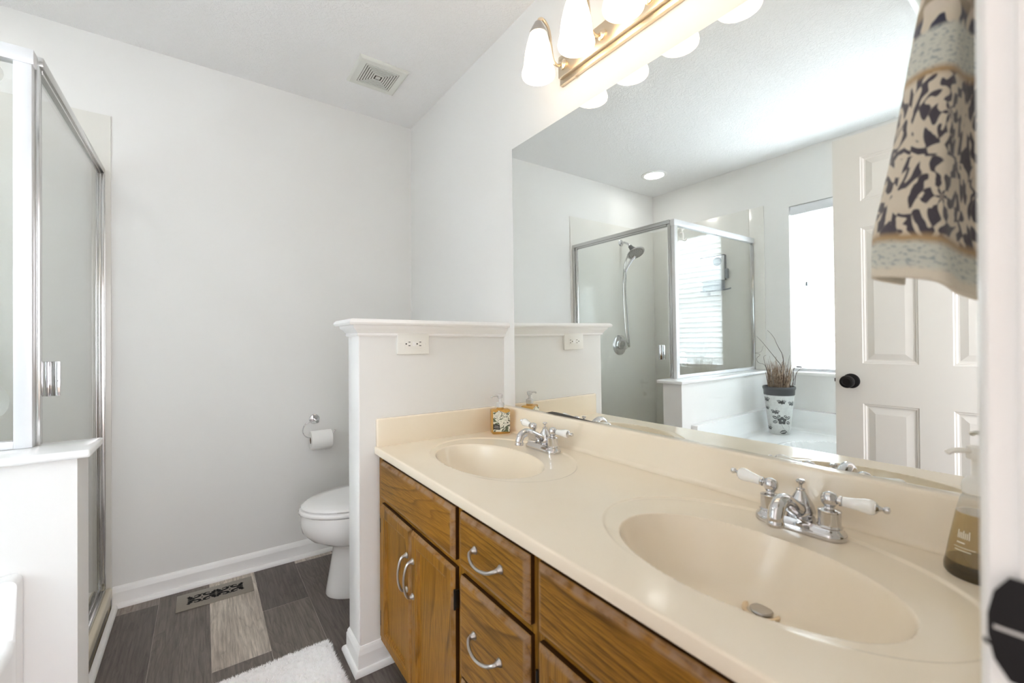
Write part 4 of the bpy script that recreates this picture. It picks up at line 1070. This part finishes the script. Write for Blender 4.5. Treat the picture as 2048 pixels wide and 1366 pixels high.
def leaf(x, z, L, W, a, hollow=False):
    L *= 1.1; W *= 1.1
    ca, sa = math.cos(a), math.sin(a)
    def T(u, v): return (x+u*ca-v*sa, z+u*sa+v*ca, 0)
    if not hollow: blob([T(0, 0), T(L*.3, W*.5), T(L*.7, W*.45), T(L, 0), T(L*.7, -W*.45), T(L*.3, -W*.5)])
    else:
        blob([T(0, 0), T(L*.35, W*.5), T(L*.75, W*.42), T(L, 0), T(L*.7, W*.16), T(L*.3, W*.14)]); blob([T(0, -W*.05), T(L*.3, -W*.10), T(L*.7, -W*.10), T(L, -W*.02), T(L*.75, -W*.45), T(L*.35, -W*.5)])
def line(pts, w=.0007):
    P = catmull([(p[0], p[1], 0) for p in pts], 6)
    L = []; 
    for i, p in enumerate(P):
        d = (P[min(i+1, len(P)-1)]-P[max(i-1, 0)]).normalized(); nn = Vector((-d.y, d.x, 0))*w
        L.append((ink.verts.new(cone_pt(p.x+nn.x, p.y+nn.y)), ink.verts.new(cone_pt(p.x-nn.x, p.y-nn.y))))
    for a, b in zip(L, L[1:]): ink.faces.new((a[0], b[0], b[1], a[1]))
def S(px, py): return ((px-415)*.000622, .777-DK-(py-705)/545*.327)
fx, fz = S(440, 1085)
for a in (90, 162, 234, 306, 18): leaf(fx+.004*math.cos(math.radians(a)), fz+.004*math.sin(math.radians(a)), .022, .019, math.radians(a))
for a, L in ((28, .034), (152, .036), (196, .030), (-22, .030), (120, .018), (60, .018)): leaf(fx+.025*math.cos(math.radians(a)), fz+.025*math.sin(math.radians(a)), L, .017, math.radians(a*.8+(36 if a > 90 else 0)), True)
for i in range(5): leaf(fx+.004*math.cos(i*1.26), fz+.004*math.sin(i*1.26), .003, .003, i)
line([(fx-.004, fz-.020), (fx+.004, fz-.045), (fx+.026, fz-.075), (fx+.040, fz-.088)]); line([(fx+.030, fz-.02), (fx+.05, fz-.05), (fx+.03, fz-.085)], .0005)
x, z = S(415, 1215); leaf(x, z-.003, .042, .022, .15, True)
for px, py, s in ((440, 870, 1.0), (378, 985, 1.0), (275, 850, 1.1), (280, 950, .8), (552, 890, 1.1), (305, 1180, .9)):
    x, z = S(px, py)
    for a, L, W in ((165, .028, .012), (200, .022, .012), (10, .024, .013), (-35, .020, .012), (-90, .016, .009), (60, .012, .007)): leaf(x, z, L*s, W*s, math.radians(a), L > .023)
    line([(x, z+.006), (x+.004, z+.020), (x+.010, z+.024)], .0005); line([(x, z+.006), (x+.008, z+.014), (x+.017, z+.020)], .0005)
line([S(395, 1000), S(410, 1040), S(430, 1060)], .0005)
obj('flower_pattern', ink, M['ink'], pbody, smooth=False)['label'] = 'charcoal flower and leaf pattern'
rnd = random.Random(5)
bm = bmesh.new()
for k in range(170):
    a = rnd.uniform(0, 2*PI); r0 = .068*math.sqrt(rnd.random()); h = rnd.uniform(.10, .22)*(1.12 if rnd.random() < .2 else .9)
    x0, y0 = r0*math.cos(a), r0*math.sin(a); sp_ = rnd.uniform(.1, .5); dx, dy = x0*sp_*h/.12, y0*sp_*h/.12
    jx, jy = rnd.gauss(0, .010), rnd.gauss(0, .010)
    tube(bm, [(x0, y0, .296), (x0+dx*.35+jx*.3, y0+dy*.35+jy*.3, .30+h*.45), (x0+dx+jx, y0+dy+jy, .30+h)], lambda t, w_=rnd.uniform(.0016, .0030): w_*(1-t*.85)+.0003, 5, 4)
g = obj('grass_stem', bm, M['grass'], pt, ang=90); g.name = 'dried_grass'; g['kind'] = 'stuff'
bm = bmesh.new()
right = Vector((math.sin(FA), -math.cos(FA), 0)); away = Vector((math.cos(FA), math.sin(FA), 0))
def tw(pts, w=.0022): tube(bm, [tuple(right*((p[0]-415)*.000622)+away*(.02)+Vector((0, 0, .327-(p[1]-705)/545*.327))) for p in pts], lambda t: w*(1-.75*t)+.0003, 6, 5)
tw([(455, 690), (462, 480), (452, 350), (425, 280), (400, 220), (380, 160), (345, 100), (315, 65)]); tw([(440, 700), (445, 500), (395, 400), (330, 300), (260, 195), (208, 130)], .0024)
tw([(545, 700), (555, 500), (580, 390), (595, 300), (655, 298)], .0018); tw([(620, 258), (690, 225), (745, 202), (782, 180)], .0008)
tw([(330, 700), (290, 480), (225, 440), (205, 390), (240, 345), (188, 325), (250, 310), (272, 240)], .0012); tw([(350, 700), (300, 500), (275, 380), (300, 350)], .0016)
tw([(560, 690), (575, 560), (600, 520), (632, 485)], .0014); tw([(480, 690), (500, 480), (520, 350)], .0016)
obj('twig', bm, M['twig'], pt, ang=90)['label'] = 'long dark curling stalks'

# ------------------------------------------------------------------ open six-panel door
DX1, DX0, DY0, DY1, DZ0, DZ1 = -.300, -.335, YN+.006, .738, .010, 2.016
bm = bmesh.new()
pans = [(yy, zz) for yy in ((.452, .637), (.168, .353)) for zz in ((1.716, 1.913), (1.000, 1.600), (.240, .823))]
ysd = sorted({DY0, DY1, .168, .353, .452, .637}); zsd = sorted({DZ0, DZ1, 1.716, 1.913, 1.0, 1.6, .24, .823})
for face, sgn in ((DX1, 1), (DX0, -1)):
    for a, b in zip(ysd, ysd[1:]):
        for c, d in zip(zsd, zsd[1:]):
            if any(abs(p[0][0]-a) < 1e-4 and abs(p[0][1]-b) < 1e-4 and abs(p[1][0]-c) < 1e-4 and abs(p[1][1]-d) < 1e-4 for p in pans):
                rg_ = []
                for ins, dep in ((0, 0), (.004, .0035), (.008, .0040), (.013, .0085), (.018, .0090), (.042, .0030), (.046, .0030)):
                    rg_.append([bm.verts.new((face-sgn*dep, y, z)) for y, z in ((a+ins, c+ins), (b-ins, c+ins), (b-ins, d-ins), (a+ins, d-ins))])
                for r1, r2 in zip(rg_, rg_[1:]):
                    for i in range(4): bm.faces.new((r1[i], r1[(i+1) % 4], r2[(i+1) % 4], r2[i]))
                bm.faces.new(rg_[-1])
            else: bm.faces.new([bm.verts.new((face, y, z)) for y, z in ((a, c), (b, c), (b, d), (a, d))])
for q in (((DX0, DY0), (DX1, DY0)), ((DX0, DY1), (DX1, DY1))):
    bm.faces.new([bm.verts.new(v) for v in ((*q[0], DZ0), (*q[1], DZ0), (*q[1], DZ1), (*q[0], DZ1))])
for z in (DZ0, DZ1): bm.faces.new([bm.verts.new(v) for v in ((DX0, DY0, z), (DX1, DY0, z), (DX1, DY1, z), (DX0, DY1, z))])
bmesh.ops.remove_doubles(bm, verts=bm.verts[:], dist=1e-5)
door = struct('door_1', bm, M['doorpaint'], 'open white six-panel door seen in the mirror', ang=8)
bm = bmesh.new()
for s in (1, ):
    lathe(bm, [(.032, 0), (.033, .003), (.030, .008), (.020, .010), (.0125, .012), (.0115, .030), (.014, .036), (.022, .042), (.027, .050), (.0275, .060), (.024, .067), (.016, .070), (.014, .0685), (.008, .0685), (0, .0690)], (DX1-.0003, .678, .920), (1, 0, 0), 36)
obj('door_knob', bm, M['black'], door)['label'] = 'round black door knob'
bm = bmesh.new(); box(bm, -.3285, -.3065, DY1-.0002, DY1+.001, .892, .948, .0004); box(bm, -.323, -.312, DY1+.0009, DY1+.008, .912, .928, .002); obj('latch_plate', bm, M['black'], door)
for z in (.25, 1.05, 1.82):
    bm = bmesh.new(); lathe(bm, [(0, -.045), (.006, -.045), (.006, .045), (0, .045)], (DX1+.0065, DY0+.004, z), n=12); obj('hinge', bm, M['black'], door)

# ------------------------------------------------------------------ towel and its ring on the near wall
rgx, rgz = .700, 1.640
tr = thing('towel_ring', 'dark metal towel ring on the near wall above the frame', 'towel ring', (rgx, YN, rgz))
tr['label'] = 'brushed nickel towel ring on the wall beside the doorway holding the patterned towel'
bm = bmesh.new(); lathe(bm, [(.026, -.0002), (.026, .005), (.018, .009), (.010, .011), (.010, .045), (.012, .050), (0, .054)], (0, 0, .075), (0, 1, 0), 28); obj('wall_mount', bm, M['nickel'], tr)
bm = bmesh.new(); P = [(.072*math.sin(2*PI*i/40), .048, .075-.072+.072*math.cos(2*PI*i/40)) for i in range(41)]
tube(bm, P, .0038, 10, smooth=False); obj('ring', bm, M['nickel'], tr)
# towel: S-folded cloth, plan curve widens toward the hem
def plan(u):     # u 0..1 along the folded width -> plan offsets at the hem (metres), local (x, y)
    K = [(.035, .122), (-.030, .135), (-.062, .100), (-.060, .060), (-.022, .048), (.002, .030), (-.012, .008), (-.006, -.022), (.040, -.030), (.085, -.010), (.095, .030), (.070, .080)]
    P = [Vector((a, b, 0)) for a, b in K]; P = [P[0]*2-P[1]]+P+[P[-1]*2-P[-2]]
    f = u*(len(K)-1); i = min(int(f), len(K)-2); t = f-i; a, b, c, d = P[i:i+4]
    return 0.5*((2*b)+(c-a)*t+(2*a-5*b+4*c-d)*t*t+(3*b-a-3*c+d)*t*t*t)
bm = bmesh.new(); uvl = bm.loops.layers.uv.new('UVMap')
NU, NV = 150, 110; Zt, Zb = 1.585, 1.186
G = []
for j in range(NV+1):
    v_ = j/NV; z = Zt+(Zb-Zt)*v_; row = []
    spread = .30+.70*min(1, (v_*1.15))**.85
    for i in range(NU+1):
        u = i/NU; q = plan(u)
        wv = .004*math.sin(u*21+v_*3)*v_
        x = .668+.030*(1-spread)+q.x*(.45+.55*spread)+wv; y = .082+(q.y-.035)*spread*.74+(.003*math.sin(v_*7+u*9))*v_
        # the hem dips toward the right lobe and lifts at the left tip
        hem = .012*max(0, 1-abs(u-.10)/.25)-.022*math.exp(-((u-.50)/.20)**2)+(.045 if u > .62 else 0)*min(1, (u-.62)/.1)
        zz = z+hem*v_**2
        row.append((bm.verts.new((x, max(y, YN+.008), zz)), u*.52, (1-v_)*(Zt-Zb)))
    G.append(row)
for a, b in zip(G, G[1:]):
    for i in range(NU):
        q4 = (a[i], a[i+1], b[i+1], b[i]); f = bm.faces.new([q_[0] for q_ in q4])
        for lp, q_ in zip(f.loops, q4): lp[uvl].uv = (q_[1], q_[2])
# upper part gathered over the ring
G2 = [G[0]]
for j in range(1, 9):
    t = j/8; row = []
    for i in range(NU+1):
        p = G[0][i][0].co; c = Vector((.70, .078, p.z)); k = 1-.45*math.sin(t*PI/2)
        row.append((bm.verts.new((c.x+(p.x-c.x)*k, max(YN+.008, c.y+(p.y-c.y)*k), p.z+.045*t-.004*t*t)), G[0][i][1], (Zt-Zb)+.045*t))
    G2.append(row)
for a, b in zip(G2, G2[1:]):
    for i in range(NU):
        q4 = (b[i], b[i+1], a[i+1], a[i]); f = bm.faces.new([q_[0] for q_ in q4])
        for lp, q_ in zip(f.loops, q4): lp[uvl].uv = (q_[1], q_[2])
tw_ = obj('hand_towel', bm, M['towel'], ang=180)
sm = tw_.modifiers.new('thick', 'SOLIDIFY'); sm.thickness = .005; sm.offset = 0
tag(tw_, 'folded hand towel with dark floral pattern hanging in front of the mirror', 'towel')
